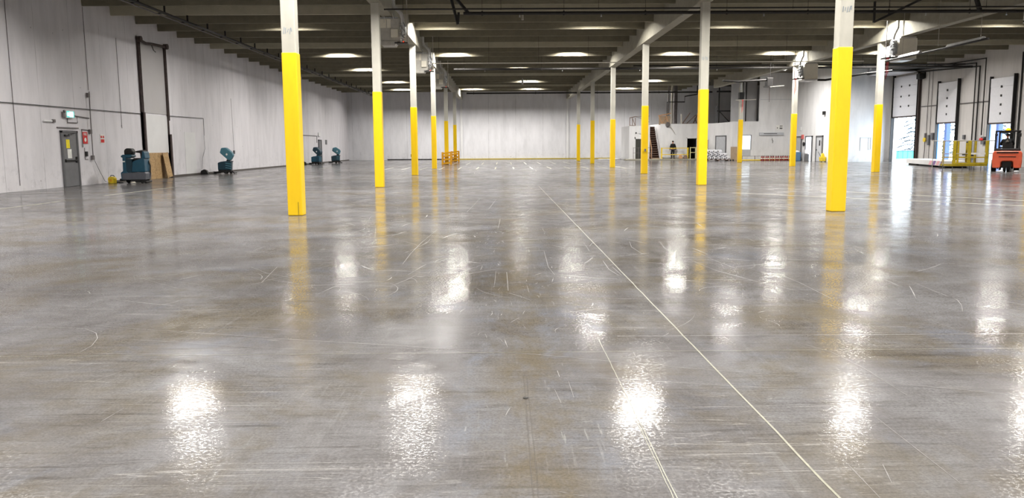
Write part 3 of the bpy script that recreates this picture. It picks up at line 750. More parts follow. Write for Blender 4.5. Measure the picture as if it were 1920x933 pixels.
def heater_right(loc, label, tube=True):
    r = thing('unit_heater', label, 'heater', loc)
    obj('heater_cabinet', MB().box(-.36, 0, -1.06, .52, .9, -.10), 'cream', r, bev=.02)
    obj('cabinet_lid', MB().box(-.30, -.02, -.10, .46, .92, -.02), 'greysheet', r, bev=.01)
    obj('flue_pipe', MB().tube([(-.55, .1, -.35), (-.62, .1, -.1), (-.56, .1, .12), (-.42, .1, .4), (-.40, .1, ZD-ZG)], .07, 14), 'flue', r, smooth=True)
    mb = MB(); rn = random.Random(9)
    for k in range(10):
        z = -.2-.08*k; x = -.52-rn.uniform(0, .3)
        mb.cyl((x, -.05+rn.uniform(0, .1), z), (x-rn.uniform(-.08, .12), .02, z-.09), rn.uniform(.025, .06), 8)
        mb.cyl((-.85, .05, z), (-.40, .05, z), .013, 6)
    mb.box(-.62, .1, -.85, -.40, .4, -.2)
    obj('gas_valve_train', mb, 'galv', r)
    obj('valve_shelf', MB().box(-1.05, -.1, -1.05, -.38, .4, -.99, R=Ry(-.08)), 'black', r)
    obj('gas_pipe', MB().tube([(-.95, .1, -1.0), (-.95, .1, ZD-ZG)], .018, 8), 'condgrey', r, smooth=True)
    obj('air_duct', MB().box(-.34, .9, -.95, .46, 1.5, -.35), 'greysheet', r)
    obj('drip_tray', MB().prism([(-.40, -1.06), (.54, -1.06), (.30, -1.16), (-.30, -1.16)], -.05, .95, 'y'), 'flue', r)
    obj('hanger_rod', MB().cyl((.02, .4, -.02), (.02, .4, .0), .015, 6), 'black', r)
    return r
T1 = heater_right((CX['T'], 39.6, ZG), 'cream gas heater beside the top of the column next to the tall dock door')
dup(T1, (CX['T'], 51.9, ZG), label='smaller looking cream gas heater over the column in front of the extinguishers')
dup(T1, (CX['T']-.75, 27.6, ZG), label='dim gas heater with silver valves near the upper right corner')
r = thing('radiant_tube', 'long radiant heater tube with shiny hood slanting between two right side heaters', 'heater tube', (0, 0, 0))
for ya_, yb_ in ((0, 2.4), (4.6, 6.4)): obj('reflector_hood', MB().prism([(-.13, -.06), (-.06, .04), (.06, .04), (.13, -.06), (.12, -.06), (.05, .03), (-.05, .03), (-.12, -.06)], ya_, yb_, 'y'), 'flue', r, loc=(18.25, 30.8, 5.44))
obj('burner_tube', MB().tube([(18.25, 30.5, 5.37), (18.25, 38.6, 5.37), (18.5, 38.9, 5.45)], .045, 10), 'pipeblack', r, smooth=True)
for y in (31, 34, 37): obj('tube_hanger', MB().cyl((18.25, y, 5.5), (18.25, y, ZD), .008, 6), 'condpale', r)
r = thing('radiant_tube', 'black heater tube sagging right of the cream heater above the extinguishers', 'heater tube')
obj('burner_tube', MB().tube([(20.5, 52.6, 5.61), (21.0, 52.6, 5.60), (22.0, 52.6, 5.75), (23.6, 52.8, 6.0), (25.5, 53, 6.2)], .07, 10), 'pipeblack', r, smooth=True)
obj('tube_hanger', MB().cyl((21.6, 52.6, 5.7), (21.6, 52.6, ZD), .012, 6), 'black', r)
obj('tube_hanger', MB().cyl((24.6, 52.9, 6.1), (24.6, 52.9, ZD), .012, 6), 'black', r)
r = thing('gas_burner', 'small black burner on a dark tube hanging left of the cream heater', 'burner', (18.0, 54.2, 5.35))
obj('burner_box', MB().box(-.25, 0, 0, .15, .5, .55), 'black', r, bev=.02)
obj('burner_tube', MB().tube([(-.2, .2, .42), (-1.4, .2, .36), (-2.2, .2, .32), (-3.2, .2, .40)], .07, 10), 'pipeblack', r, smooth=True)
obj('base_tray', MB().box(-.35, -.05, -.06, .15, .5, 0), 'black', r)
obj('shelf_plate', MB().bar((-.1, 0, -.06), (.85, 0, .02), .3, .04), 'condpale', r)
obj('hanger_rod', MB().cyl((0, .2, .5), (0, .2, ZD-5.35), .02, 6), 'black', r)
obj('hanging_cord', MB().tube([(-.08, 0, -.05), (-.08, 0, -1.05)], .018, 6), 'brownsteel', r)
r = thing('gas_burner', 'dark burner with valves on top of the dull yellow column near the bright window', 'burner', (CX['T'], 65.9, 5.15))
obj('burner_box', MB().box(-.35, 0, 0, .05, .4, .55), 'black', r, bev=.02)
obj('gas_pipe', MB().tube([(-.02, .1, .5), (-.02, .1, 1.1), (-.02, .1, ZG-5.15)], .05, 8), 'pipeblack', r, smooth=True)
obj('valve_body', MB().cyl((-.25, .1, .75), (-.25, .1, 1.25), .06, 10), 'galv', r)
obj('base_tray', MB().box(-.55, -.05, -.1, .1, .4, -.04).bar((0, 0, -.07), (1.0, 0, -.04), .2, .04), 'condpale', r)
def flag(x, y, z, L, label):
    r = thing('red_streamer', label, 'streamer', (x, y, z))
    mb = MB()
    for k in range(3): mb.bar((-.03+.03*k, -.02*k, 0), (-.05+.04*k, -.02*k, -L*(1-.12*k)), .02, .006, (0, 1, 0))
    obj('ribbon', mb, 'redflag', r); obj('tie', MB().box(-.07, -.04, -.03, .07, .0, .02), 'redflag', r)
flag(CX['T']-.93, 39.53, 5.60, 1.0, 'red ribbon tied left of the column beside the tall dock door')
flag(CX['T']-.93, 51.83, 5.60, .95, 'red ribbon hanging left of the column before the extinguishers')
flag(CX['T']-.1, 65.86, 5.05, 1.0, 'red ribbon hanging down the front of the dull yellow column')

# ------------------------------------------------------------------ right wall: overhead doors, pipes
def overhead(n, y0, y1, z0, z1, rows, cols, lean):
    r = sthing('door_%d' % n, (XR, 0, 0))
    t = Rz(0)
    mb = MB(); hh = (z1-z0)/rows
    for k in range(rows): mb.box(-.16-lean*(z0+k*hh-z0), y0, z0+k*hh+.012, -.11-lean*(z0+k*hh-z0), y1, z0+(k+1)*hh-.012)
    mb.box(-.13-lean*(z1-z0), y0, z0, -.11, y1, z1)
    p = obj('door_panel', mb, 'doorwhite', r, bev=.008)
    for k in range(1, rows):
        for c in range(cols):
            yy = y0+(y1-y0)*(c+1)/(cols+1) if cols > 1 else (y0+y1)/2
            obj('hinge', MB().box(-.20-lean*k*hh, yy-.06, z0+k*hh-.07, -.15-lean*k*hh, yy+.06, z0+k*hh+.07), 'black', p)
    mb = MB()
    for yy in (y0-.09, y1+.03): mb.box(-.24, yy, 0, -.02, yy+.06, z1+.15)
    obj('door_track', mb, 'black', r)
    obj('bottom_seal', MB().box(-.19, y0, z0-.10, -.09, y1, z0), 'brownsteel', r)
    return r
M['doorwhite'] = simple('white_door_panels', (.84, .84, .86), .4, 0, .03)
overhead(3, 61.75, 65.55, 3.62, 6.75, 4, 2, .0)
overhead(4, 56.3, 58.75, 2.98, 5.80, 5, 1, .02)
overhead(5, 50.1, 52.45, 2.78, 5.60, 5, 1, .02)
struct('trim_13', MB().box(XR-.06, 58.76, 0, XR+.28, 58.9, 2.95), 'blue')
struct('trim_14', MB().box(XR-.06, 52.46, 0, XR+.28, 52.6, 2.75), 'blue')
struct('trim_15', MB().box(XR-.2, 61.5, 0, XR-.02, 61.62, 6.8), 'brownsteel')
# door 3 curving rail and ceiling part of the raised door
r = thing('door_lift_rail', 'pale door section curving back under the roof above the tall dock door', 'door rail', (XR, 0, 6.8))
obj('raised_section', MB().box(-2.4, 61.9, .10, -.16, 65.4, .15), 'doorwhite', r)
obj('curved_track', MB().tube([(-.13, 65.6, -.1), (-.2, 65.6, .1), (-.5, 65.6, .2), (-2.4, 65.6, .22)], .04, 8).tube([(-.13, 61.7, -.1), (-.2, 61.7, .1), (-.5, 61.7, .2), (-2.4, 61.7, .22)], .04, 8), 'black', r)
obj('track_hanger', MB().cyl((-2.3, 65.6, .2), (-2.3, 65.6, ZD-6.8), .02, 6).cyl((-2.3, 61.7, .2), (-2.3, 61.7, ZD-6.8), .02, 6), 'black', r)
r = thing('door_operator', 'black door motor at the upper near corner of the tall dock door', 'motor', (XR-.3, 61.2, 6.3))
obj('motor_case', MB().box(-.2, -.25, 0, .2, .25, .4), 'black', r, bev=.03); obj('motor_bracket', MB().box(.2, -.2, .05, .3, .2, .5), 'black', r)
def dpipe(pts, rad, label, mat='pipeblack', name='wall_pipe'):
    tag(obj(name, MB().tube(pts, rad, 8), mat, smooth=True), label, 'pipe')
XX = XR-.12
dpipe([(XX, 62.5, 6.92), (XX, 53.9, 6.55), (XX, 53.9, .05)], .055, 'thick black pipe turning down the dock wall between the two small doors', )
dpipe([(XX-.02, 64, 7.15), (XX-.02, 54.3, 6.8), (XX-.02, 54.3, .05)], .045, 'thinner black pipe turning down left beside the thick one on the dock wall')
dpipe([(XX-.04, 66, 7.2), (XX-.04, 53.2, 7.0), (XX-.04, 53.2, 2.0)], .04, 'black pipe turning down the dock wall nearest the right small door')
dpipe([(XR-.05, 61.3, 4.25), (XR-.05, 58.9, 4.25)], .035, 'grey level conduit on the dock wall left of the middle dock door', 'condgrey', 'wall_conduit')
dpipe([(XR-.05, 56.2, 4.2), (XR-.05, 52.7, 4.2)], .035, 'grey level conduit on the dock wall between the two small doors', 'condgrey', 'wall_conduit')
dpipe([(XR-.04, 60.4, 6.9), (XR-.04, 60.4, 1.9)], .018, 'thin grey conduit dropping to the yellow hook on the dock wall', 'condgrey', 'wall_conduit')
dpipe([(XR-.04, 59.9, 6.9), (XR-.04, 59.9, .1)], .018, 'thin grey conduit down the dock wall right of the yellow hook', 'condgrey', 'wall_conduit')
dpipe([(XR-.05, 49.6, 7.0), (XR-.05, 49.6, .1)], .05, 'dark vertical track pipe right of the nearest dock door', 'black')
r = thing('hose_hook', 'dull yellow hook reel with hanging cable on the dock wall', 'hook', (XR-.02, 60.45, 1.55))
obj('hook_disc', MB().cyl((-.14, 0, .2), (-.06, 0, .2), .17, 14), 'mopyellow', r); obj('hook_cable', MB().tube([(-.1, -.05, .2), (-.1, -.1, -.5), (-.1, .0, -1.5)], .03, 8), 'condgrey', r)
obj('switch_box', MB().box(-.12, -.62, -.2, 0, -.42, .55), 'framegrey', r, bev=.01); obj('wall_bracket', MB().box(-.1, -.08, .1, 0, .08, .7), 'condgrey', r)
r = thing('dock_control_box', 'black control box on the dock wall between the two small dock doors', 'control box', (XR-.02, 54.7, 1.0))
obj('box_case', MB().box(-.16, -.15, 0, 0, .15, .6), 'black', r, bev=.01); obj('box_shelf', MB().box(-.3, -.5, -.35, 0, .3, -.25).box(-.2, -.1, -1., -.05, .1, -.3), 'black', r)
for k, (yy, zz, w_, h_) in enumerate(((59.45, 1.75, .3, .5), (53.1, 1.4, .35, .5), (55.35, 1.75, .2, .3))):
    tag(obj('switch_box', MB().box(XR-.14, yy-w_/2, zz, XR, yy+w_/2, zz+h_), 'framegrey', bev=.01),
        ('grey switch box on the dock wall right of the yellow hook', 'grey switch box on the dock wall beside the nearest small door', 'small grey switch box right of the middle dock door')[k], 'switch box')

# long white kerb box near the docks, striped end
a0 = Vector((29.55, 57.0)); a1 = Vector((27.45, 48.2)); dd = (a1-a0); ang = math.atan2(dd.y, dd.x); LL = dd.length
r = thing('dock_plate', 'long low white dock plate lying on the floor by the dock doors', 'dock plate', (a0.x, a0.y, 0), ang)
obj('plate_deck', MB().box(0, -.7, .10, LL, .7, .42), 'white', r, bev=.02)
obj('plate_feet', MB().box(.3, -.6, 0, 2.4, .6, .12).box(3, -.6, 0, 6, .6, .12).box(LL-1.6, -.6, 0, LL-.2, .6, .12), 'rubber', r)
mb = MB(); mv = MB()
for k, m_ in enumerate((mb, mv, mb, mv)):
    x0 = LL-3.4+k*.8
    m_.add([(x0, -.706, .12), (x0+.55, -.706, .12), (x0+.9, -.706, .40), (x0+.35, -.706, .40)], [(0, 1, 2, 3)])
obj('pink_stripe', mb, 'pink', r); obj('violet_stripe', mv, 'violet', r)

# yellow work platform cage
r = thing('work_platform', 'dull yellow steel work platform cage with rails left of the orange forklift', 'platform', (24.75, 44.9, 0), .06)
W_ = 2.65
obj('platform_deck', MB().box(.55, 0, .20, W_, 1.1, .32), 'caged', r, bev=.01)
for x in (.68, 1.55, W_-.06):
    obj('corner_post', MB().box(x-.09, 0, .3, x+.09, .08, 1.62), 'caged', r, bev=.01)
    obj('corner_post', MB().box(x-.05, 1.02, .3, x+.05, 1.1, 1.62), 'caged', r, bev=.01)
mb = MB()
for z in (1.62,): mb.cyl((.0, .04, z), (W_+.5, .04, z), .022, 8).cyl((0, 1.06, z), (W_, 1.06, z), .022, 8).cyl((0, .04, z), (0, 1.06, z), .022, 8)
mb.cyl((0, .04, .9), (W_+.4, .04, .9), .022, 8)
obj('top_rail', mb, 'condpale', r)
obj('mid_rail', MB().box(.6, 0, .66, W_, .04, .72).box(.6, 1.06, .66, W_, 1.1, .72), 'caged', r)
obj('kick_plate', MB().box(.55, -.02, .28, W_, .0, .40), 'caged', r)
obj('cross_plate', MB().box(1.6, .02, .85, W_, .05, .95), 'paper', r)
for x in (.05, .62, 1.2, 1.62, 1.75, 2.3): obj('platform_leg', MB().cyl((x, .05, 0), (x, .05, .3), .02, 8), 'framegrey', r)
for x in (.05,): obj('rail_post', MB().cyl((x, .05, .25), (x, .05, 1.62), .02, 8).cyl((x+.0, 1.05, .0), (x, 1.05, 1.62), .02, 8), 'condpale', r)
obj('side_panel', MB().box(1.66, .5, .4, 1.95, .54, 1.5), 'caged', r)
r = thing('beacon_lamp', 'small red warning lamp clipped on the yellow cage top rail', 'lamp', (26.95, 45.1, 1.64))
obj('lamp_dome', MB().lathe([(0, .0), (.10, .0), (.10, .08), (.06, .13), (0, .14)], n=14), 'red', r, smooth=True); obj('lamp_arm', MB().box(0, -.04, .0, .25, .04, .1), 'black', r)

# forklift
r = thing('forklift', 'orange counterweight forklift seen from behind at the right edge', 'forklift', (26.02, 41.15, 0), -.52)
prof = [(-.62, .22), (.62, .22), (.66, .5), (.65, .98), (.60, 1.06), (-.60, 1.06), (-.65, .98), (-.66, .5)]
notch = [(-.63, .20), (-.30, .20), (-.27, .50), (-.20, .56), (.20, .56), (.27, .50), (.30, .20), (.63, .20), (.66, .5), (.65, .98), (.58, 1.07), (-.58, 1.07), (-.65, .98), (-.66, .5)]
obj('counterweight', MB().prism(notch, 0, .55, 'y'), 'orange', r, bev=.04, seg=3)
obj('vent_slot', MB().box(-.38, -.008, .76, .38, .03, .80).box(-.48, -.01, .96, .48, .05, 1.03), 'black', r)
obj('chassis', MB().box(-.55, .55, .25, .55, 2.0, .85), 'orange', r, bev=.03)
obj('battery_hood', MB().box(-.58, .35, .85, .58, 1.4, 1.2), 'black', r, bev=.04)
obj('rear_wheel_housing', MB().box(-.2, .12, .2, .2, .5, .52), 'black', r)
for x, y in ((-.08, .33), (.08, .33)): obj('wheel', MB().cyl((x-.07, y, .22), (x+.07, y, .22), .22, 20), 'rubber', r, bev=.02)
for x in (-.52, .52): obj('wheel', MB().cyl((x-.12, 1.75, .3), (x+.12, 1.75, .3), .30, 24), 'rubber', r, bev=.02)
mb = MB()
for x in (-.55, .50): mb.bar((x+.02, .38, 1.05), (x+.02, .50, 2.08), .06, .06).bar((x+.02, 1.75, .85), (x+.02, 1.45, 2.08), .06, .06)
mb.box(-.56, .46, 2.06, .56, .54, 2.13).box(-.56, 1.4, 2.06, .56, 1.5, 2.13)
for k in range(7): mb.box(-.54+.17*k, .5, 2.07, -.49+.17*k, 1.45, 2.12)
obj('overhead_guard', mb, 'black', r, bev=.008)
obj('beacon', MB().lathe([(0, 2.13), (.11, 2.13), (.11, 2.2), (.06, 2.25), (0, 2.26)], (-.02, .5, 0), 14), 'amber', r, smooth=True)
obj('headlight', MB().box(.46, .44, 1.80, .58, .52, 1.98).box(-.60, .44, 1.86, -.46, .5, 1.95), 'black', r, bev=.02)
mb = MB()
for x in (-.36, .30): mb.box(x, 2.05, .1, x+.08, 2.18, 2.1)
mb.box(-.36, 2.05, 2.0, .38, 2.15, 2.1).box(-.36, 2.1, 1.2, .38, 2.18, 1.28).box(-.36, 2.05, .15, .38, 2.18, .3)
obj('mast', mb, 'black', r)
for x in (-.25, .17): obj('fork', MB().box(x, 2.2, .04, x+.1, 3.2, .08).box(x, 2.18, .04, x+.1, 2.24, .6), 'black', r)
obj('seat_back', MB().box(-.24, .62, 1.12, .24, .74, 1.50), 'rubber', r, bev=.05); obj('seat_cushion', MB().box(-.24, .7, 1.10, .24, 1.15, 1.20), 'rubber', r, bev=.04)
obj('steering_wheel', MB().tube([(.02+.17*math.cos(t*PI/8), 1.42+.10*math.sin(t*PI/8), 1.42+.12*math.sin(t*PI/8)) for t in range(17)], .015, 6).bar((.02, 1.42, 1.42), (.02, 1.7, .9), .05, .05), 'black', r)
FORK = r
for k, (x, lab) in enumerate(((-.42, 'white crumpled plastic under the left side of the forklift'), (.32, 'small white scrap under the right side of the forklift'))):
    tag(obj('plastic_scrap', MB().lathe([(0, 0), (.16-.05*k, .01), (.18-.06*k, .04), (.10, .075), (0, .08)], (26.0+x, 41.0-.2*k, 0), 9), 'plastic', smooth=True), lab, 'scrap')

# ------------------------------------------------------------------ people
def skin_mesh(name, joints, edges, mat, parent, sub=1):
    """joints: {key: ((x,y,z), radius or (rx, ry))}; one continuous surface"""
    keys = list(joints); me = bpy.data.meshes.new(name)
    me.from_pydata([joints[k][0] for k in keys], [(keys.index(a), keys.index(b)) for a, b in edges], [])
    o = bpy.data.objects.new(name, me); COL.objects.link(o); o.parent = parent
    sk = o.modifiers.new('skin', 'SKIN'); sk.use_smooth_shade = True
    for i, k in enumerate(keys):
        v = me.skin_vertices[0].data[i]; rr = joints[k][1]; v.radius = rr if isinstance(rr, tuple) else (rr, rr); v.use_root = (i == 0)
    s = o.modifiers.new('sub', 'SUBSURF'); s.levels = sub; s.render_levels = sub+1
    me.materials.append(M[mat]); return o
def hand(J, E, wrist, w, d, side, tag_, fwd=(0, .02, 0)):
    """palm and five fingers hanging from the wrist"""
    w = Vector(w); d = Vector(d).normalized(); f = Vector((0, 1, 0)); 
    J[tag_+'palm'] = (w + d*.06, (.030, .018)); E.append((wrist, tag_+'palm'))
    for i, (off, L) in enumerate(((-.03, .065), (-.01, .075), (.01, .07), (.03, .055))):
        k = '%sf%d' % (tag_, i); J[k+'a'] = (w + d*.105 + f*off, .009); J[k+'b'] = (w + d*(.105+L*.55) + f*off + Vector((-side*.008, 0, 0)), .008)
        J[k+'c'] = (w + d*(.105+L) + f*off + Vector((-side*.026, 0, 0)), .007); E += [(tag_+'palm', k+'a'), (k+'a', k+'b'), (k+'b', k+'c')]
    J[tag_+'t1'] = (w + d*.055 + f*.045, .010); J[tag_+'t2'] = (w + d*.10 + f*.062, .008); E += [(tag_+'palm', tag_+'t1'), (tag_+'t1', tag_+'t2')]
def head_parts(r, hc, facing, cap='jacket'):
    """head with brow, nose, ears and mouth; facing is the look direction angle about z"""
    mb = MB(); nseg, nr = 16, 12; vs = []
    for i in range(nr+1):
        t = PI*i/nr
        for k in range(nseg):
            a = 2*PI*k/nseg; x = .078*math.sin(t)*math.cos(a); y = .095*math.sin(t)*math.sin(a); z = .118*math.cos(t)
            if z < 0: x *= 1-.35*(-z/.118); y *= 1-.22*(-z/.118)
            if y > .06 and abs(x) < .03 and -.02 < z < .03: y += .004
            vs.append((x, y, z))
    mb.add(vs, [(i*nseg+k, i*nseg+(k+1) % nseg, (i+1)*nseg+(k+1) % nseg, (i+1)*nseg+k) for i in range(nr) for k in range(nseg)])
    hd = obj('head', mb, 'skin', r, smooth=True, loc=hc); hd.rotation_euler = (0, 0, facing)
    obj('nose', MB().add([(-.012, .088, -.02), (.012, .088, -.02), (0, .115, -.022), (0, .092, .025)], [(0, 1, 2), (0, 2, 3), (1, 3, 2), (0, 3, 1)]), 'skin', hd)
    for s in (-1, 1):
        obj('ear', MB().lathe([(0, -.03), (.010, -.02), (.014, .0), (.010, .025), (0, .032)], (s*.078, -.005, 0), 8), 'skin', hd, smooth=True)
        obj('eye', MB().lathe([(0, -.008), (.009, 0), (0, .008)], (s*.03, .084, .008), 8), 'dark', hd)
    obj('mouth', MB().box(-.022, .078, -.056, .022, .084, -.050), 'red', hd)
    cp = MB().lathe([(.098, .0), (.102, .03), (.094, .08), (.06, .118), (0, .128)], (0, -.002, 0), 18)
    obj('knit_cap', cp, cap, hd, smooth=True)
    return hd

# walking person near the office
r = thing('person', 'person in dark jacket and cap walking by the yellow rail near the stairs', 'person', (17.05, 80.25, .12), .12)
J = {'pelvis': ((0, 0, .93), (.15, .11)), 'waist': ((0, 0, 1.08), (.145, .105)), 'chest': ((0, .01, 1.28), (.17, .12)), 'neckb': ((0, 0, 1.44), (.09, .08)), 'neck': ((0, .01, 1.52), .055), 'headb': ((0, .015, 1.60), .07),
     'lhip': ((-.09, 0, .86), .09), 'lknee': ((-.11, .10, .48), .06), 'lank': ((-.11, .03, .09), .042), 'ltoe': ((-.12, .20, .05), .04),
     'rhip': ((.09, 0, .86), .09), 'rknee': ((.10, .03, .48), .06), 'rank': ((.10, -.14, .10), .042), 'rtoe': ((.11, .0, .045), .04),
     'lsh': ((-.19, 0, 1.40), .065), 'lel': ((-.27, -.04, 1.13), .048), 'lwr': ((-.29, .05, .90), .034),
     'rsh': ((.19, 0, 1.40), .065), 'rel': ((.27, -.02, 1.13), .048), 'rwr': ((.29, .07, .91), .034)}
E = [('pelvis', 'waist'), ('waist', 'chest'), ('chest', 'neckb'), ('neckb', 'neck'), ('neck', 'headb'), ('pelvis', 'lhip'), ('lhip', 'lknee'), ('lknee', 'lank'), ('lank', 'ltoe'),
     ('pelvis', 'rhip'), ('rhip', 'rknee'), ('rknee', 'rank'), ('rank', 'rtoe'), ('chest', 'lsh'), ('lsh', 'lel'), ('lel', 'lwr'), ('chest', 'rsh'), ('rsh', 'rel'), ('rel', 'rwr')]
hand(J, E, 'lwr', J['lwr'][0], (-.03, .05, -1), -1, 'lh'); hand(J, E, 'rwr', J['rwr'][0], (.03, .05, -1), 1, 'rh')
skin_mesh('body', J, E, 'skin', r)
def sub(J, keys, g): return {k: (J[k][0], tuple(q+g for q in J[k][1]) if isinstance(J[k][1], tuple) else J[k][1]+g) for k in keys}
jk = ('neck', 'waist', 'pelvis', 'chest', 'neckb', 'lsh', 'lel', 'lwr', 'rsh', 'rel', 'rwr')
skin_mesh('jacket', sub(J, jk, .022), [e for e in E if e[0] in jk and e[1] in jk], 'jacket', r)
tk = ('pelvis', 'lhip', 'lknee', 'lank', 'rhip', 'rknee', 'rank')
skin_mesh('trousers', sub(J, tk, .016), [e for e in E if e[0] in tk and e[1] in tk], 'trousers', r)
for s, a, t in ((-1, 'lank', 'ltoe'), (1, 'rank', 'rtoe')):
    p = Vector(J[t][0]); obj('shoe', MB().box(p.x-.05, p.y-.22, p.z-.05, p.x+.05, p.y+.07, p.z+.04), 'rubber', r, bev=.03, seg=3)
head_parts(r, (0, .02, 1.66), 0)

# seated driver, back to the camera
r = thing('person', 'driver in black jacket and cap seated in the orange forklift', 'person', (26.02, 41.15, 0), -.52)
J = {'pelvis': ((0, .90, 1.26), (.16, .12)), 'waist': ((0, .88, 1.38), (.15, .11)), 'chest': ((0, .90, 1.55), (.18, .12)), 'neckb': ((0, .93, 1.68), (.09, .08)), 'neck': ((0, .95, 1.74), .055), 'headb': ((0, .96, 1.80), .065),
     'lhip': ((-.10, 1.0, 1.27), .08), 'lknee': ((-.14, 1.36, 1.30), .06), 'lank': ((-.14, 1.50, .96), .042), 'ltoe': ((-.14, 1.62, .92), .035),
     'rhip': ((.10, 1.0, 1.27), .08), 'rknee': ((.14, 1.36, 1.30), .06), 'rank': ((.14, 1.50, .96), .042), 'rtoe': ((.14, 1.62, .92), .035),
     'lsh': ((-.20, .92, 1.63), .062), 'lel': ((-.29, 1.02, 1.40), .046), 'lwr': ((-.16, 1.28, 1.42), .033),
     'rsh': ((.20, .92, 1.63), .062), 'rel': ((.29, 1.02, 1.40), .046), 'rwr': ((.18, 1.28, 1.42), .033)}
E = [e for e in [('pelvis', 'waist'), ('waist', 'chest'), ('chest', 'neckb'), ('neckb', 'neck'), ('neck', 'headb'), ('pelvis', 'lhip'), ('lhip', 'lknee'), ('lknee', 'lank'), ('lank', 'ltoe'),
     ('pelvis', 'rhip'), ('rhip', 'rknee'), ('rknee', 'rank'), ('rank', 'rtoe'), ('chest', 'lsh'), ('lsh', 'lel'), ('lel', 'lwr'), ('chest', 'rsh'), ('rsh', 'rel'), ('rel', 'rwr')]]
hand(J, E, 'lwr', J['lwr'][0], (.2, 1, .1), -1, 'lh'); hand(J, E, 'rwr', J['rwr'][0], (-.2, 1, .1), 1, 'rh')
skin_mesh('body', J, E, 'skin', r)
skin_mesh('jacket', sub(J, jk, .022), [e for e in E if e[0] in jk and e[1] in jk], 'jacket', r)
skin_mesh('trousers', sub(J, tk, .016), [e for e in E if e[0] in tk and e[1] in tk], 'trousers', r)
for t in ('ltoe', 'rtoe'):
    p = Vector(J[t][0]); obj('shoe', MB().box(p.x-.05, p.y-.22, p.z-.05, p.x+.05, p.y+.07, p.z+.04), 'rubber', r, bev=.03, seg=3)
obj('back_patch', MB().add([(-.10, .735, 1.53), (.06, .735, 1.53), (.01, .75, 1.66), (-.03, .75, 1.66)], [(0, 1, 2, 3)]).add([(-.10, .73, 1.53), (.06, .73, 1.53), (.01, .745, 1.66), (-.03, .745, 1.66)], [(0, 1, 2, 3)]), 'condpale', r)
head_parts(r, (0, .965, 1.86), 0)

# ------------------------------------------------------------------ floor scrubbers
def wheel(r, x, y, rad, w_, name='wheel'):
    obj(name, MB().cyl((x, y-w_/2, rad), (x, y+w_/2, rad), rad, 18), 'rubber', r, bev=.012)
r = thing('ride_on_scrubber', 'large teal ride-on floor scrubber with black seat by the left wall', 'floor scrubber', (-15.85, 35.0, 0), .12)
# u = x (front at -x), outline in (x, z)
obj('base_chassis', MB().prism([(-.60, .14), (.62, .14), (.66, .40), (.60, .46), (-.62, .42)], -.38, .38, 'y'), 'machgrey', r, bev=.03)
obj('front_shroud', MB().prism([(-.66, .16), (-.30, .14), (-.26, .40), (-.36, .48), (-.38, 1.06), (-.54, 1.10), (-.56, .50), (-.68, .44)], -.36, .36, 'y'), 'teal', r, bev=.03)
obj('console', MB().prism([(-.66, 1.10), (-.62, 1.04), (-.20, 1.02), (-.05, 1.08), (-.10, 1.16), (-.56, 1.16)], -.30, .30, 'y'), 'teal', r, bev=.03)
obj('steering_wheel', MB().tube([(-.32+.17*math.cos(t*PI/8)*.8, .22*math.sin(t*PI/8), 1.28+.08*math.cos(t*PI/8)) for t in range(17)], .022, 8), 'black', r, smooth=True)
obj('console_hood', MB().prism([(-.50, 1.14), (-.10, 1.14), (-.02, 1.26), (-.10, 1.40), (-.38, 1.42), (-.50, 1.34)], -.22, .22, 'y'), 'black', r, bev=.06, seg=3)
obj('foot_well', MB().box(-.40, -.33, .42, -.08, .33, .98), 'teal_dark', r)
r.scale = (.78, 1, 1.06)
obj('recovery_tank', MB().prism([(-.10, .46), (.62, .46), (.60, 1.00), (.50, 1.02), (.10, .92), (-.02, .88)], -.38, .38, 'y'), 'teal', r, bev=.035)
obj('seat_back', MB().prism([(.38, .98), (.62, .98), (.56, 1.30), (.44, 1.34), (.12, 1.30), (.14, 1.24), (.36, 1.22)], -.28, .28, 'y'), 'black', r, bev=.03)
obj('tank_lid', MB().prism([(.44, 1.0), (.66, 1.0), (.60, 1.27), (.50, 1.30)], -.34, .34, 'y'), 'teal', r, bev=.03)
obj('seat_cushion', MB().box(-.02, -.26, .92, .42, .26, 1.02), 'black', r, bev=.03)
obj('maker_plate', MB().box(-.53, -.366, .86, -.41, -.36, .91), 'paper', r)
obj('vacuum_hose', MB().tube([(.60, .2, .9), (.68, .2, .7), (.66, .2, .4), (.60, .2, .2)], .035, 10), 'black', r, smooth=True)
obj('squeegee', MB().box(.54, -.40, .02, .66, .40, .10), 'black', r, bev=.02)
obj('brush_deck', MB().box(-.15, -.42, .04, .35, .42, .16), 'rubber', r, bev=.02)
obj('front_bumper', MB().box(-.74, -.38, .10, -.62, .38, .2), 'black', r, bev=.02)
obj('clean_brush', MB().cyl((-.02, -.25, .02), (-.02, -.25, .08), .2, 18).cyl((-.02, .25, .02), (-.02, .25, .08), .2, 18), 'cream', r)
wheel(r, -.42, 0, .13, .12); wheel(r, .42, -.3, .14, .08); wheel(r, .42, .3, .14, .08)

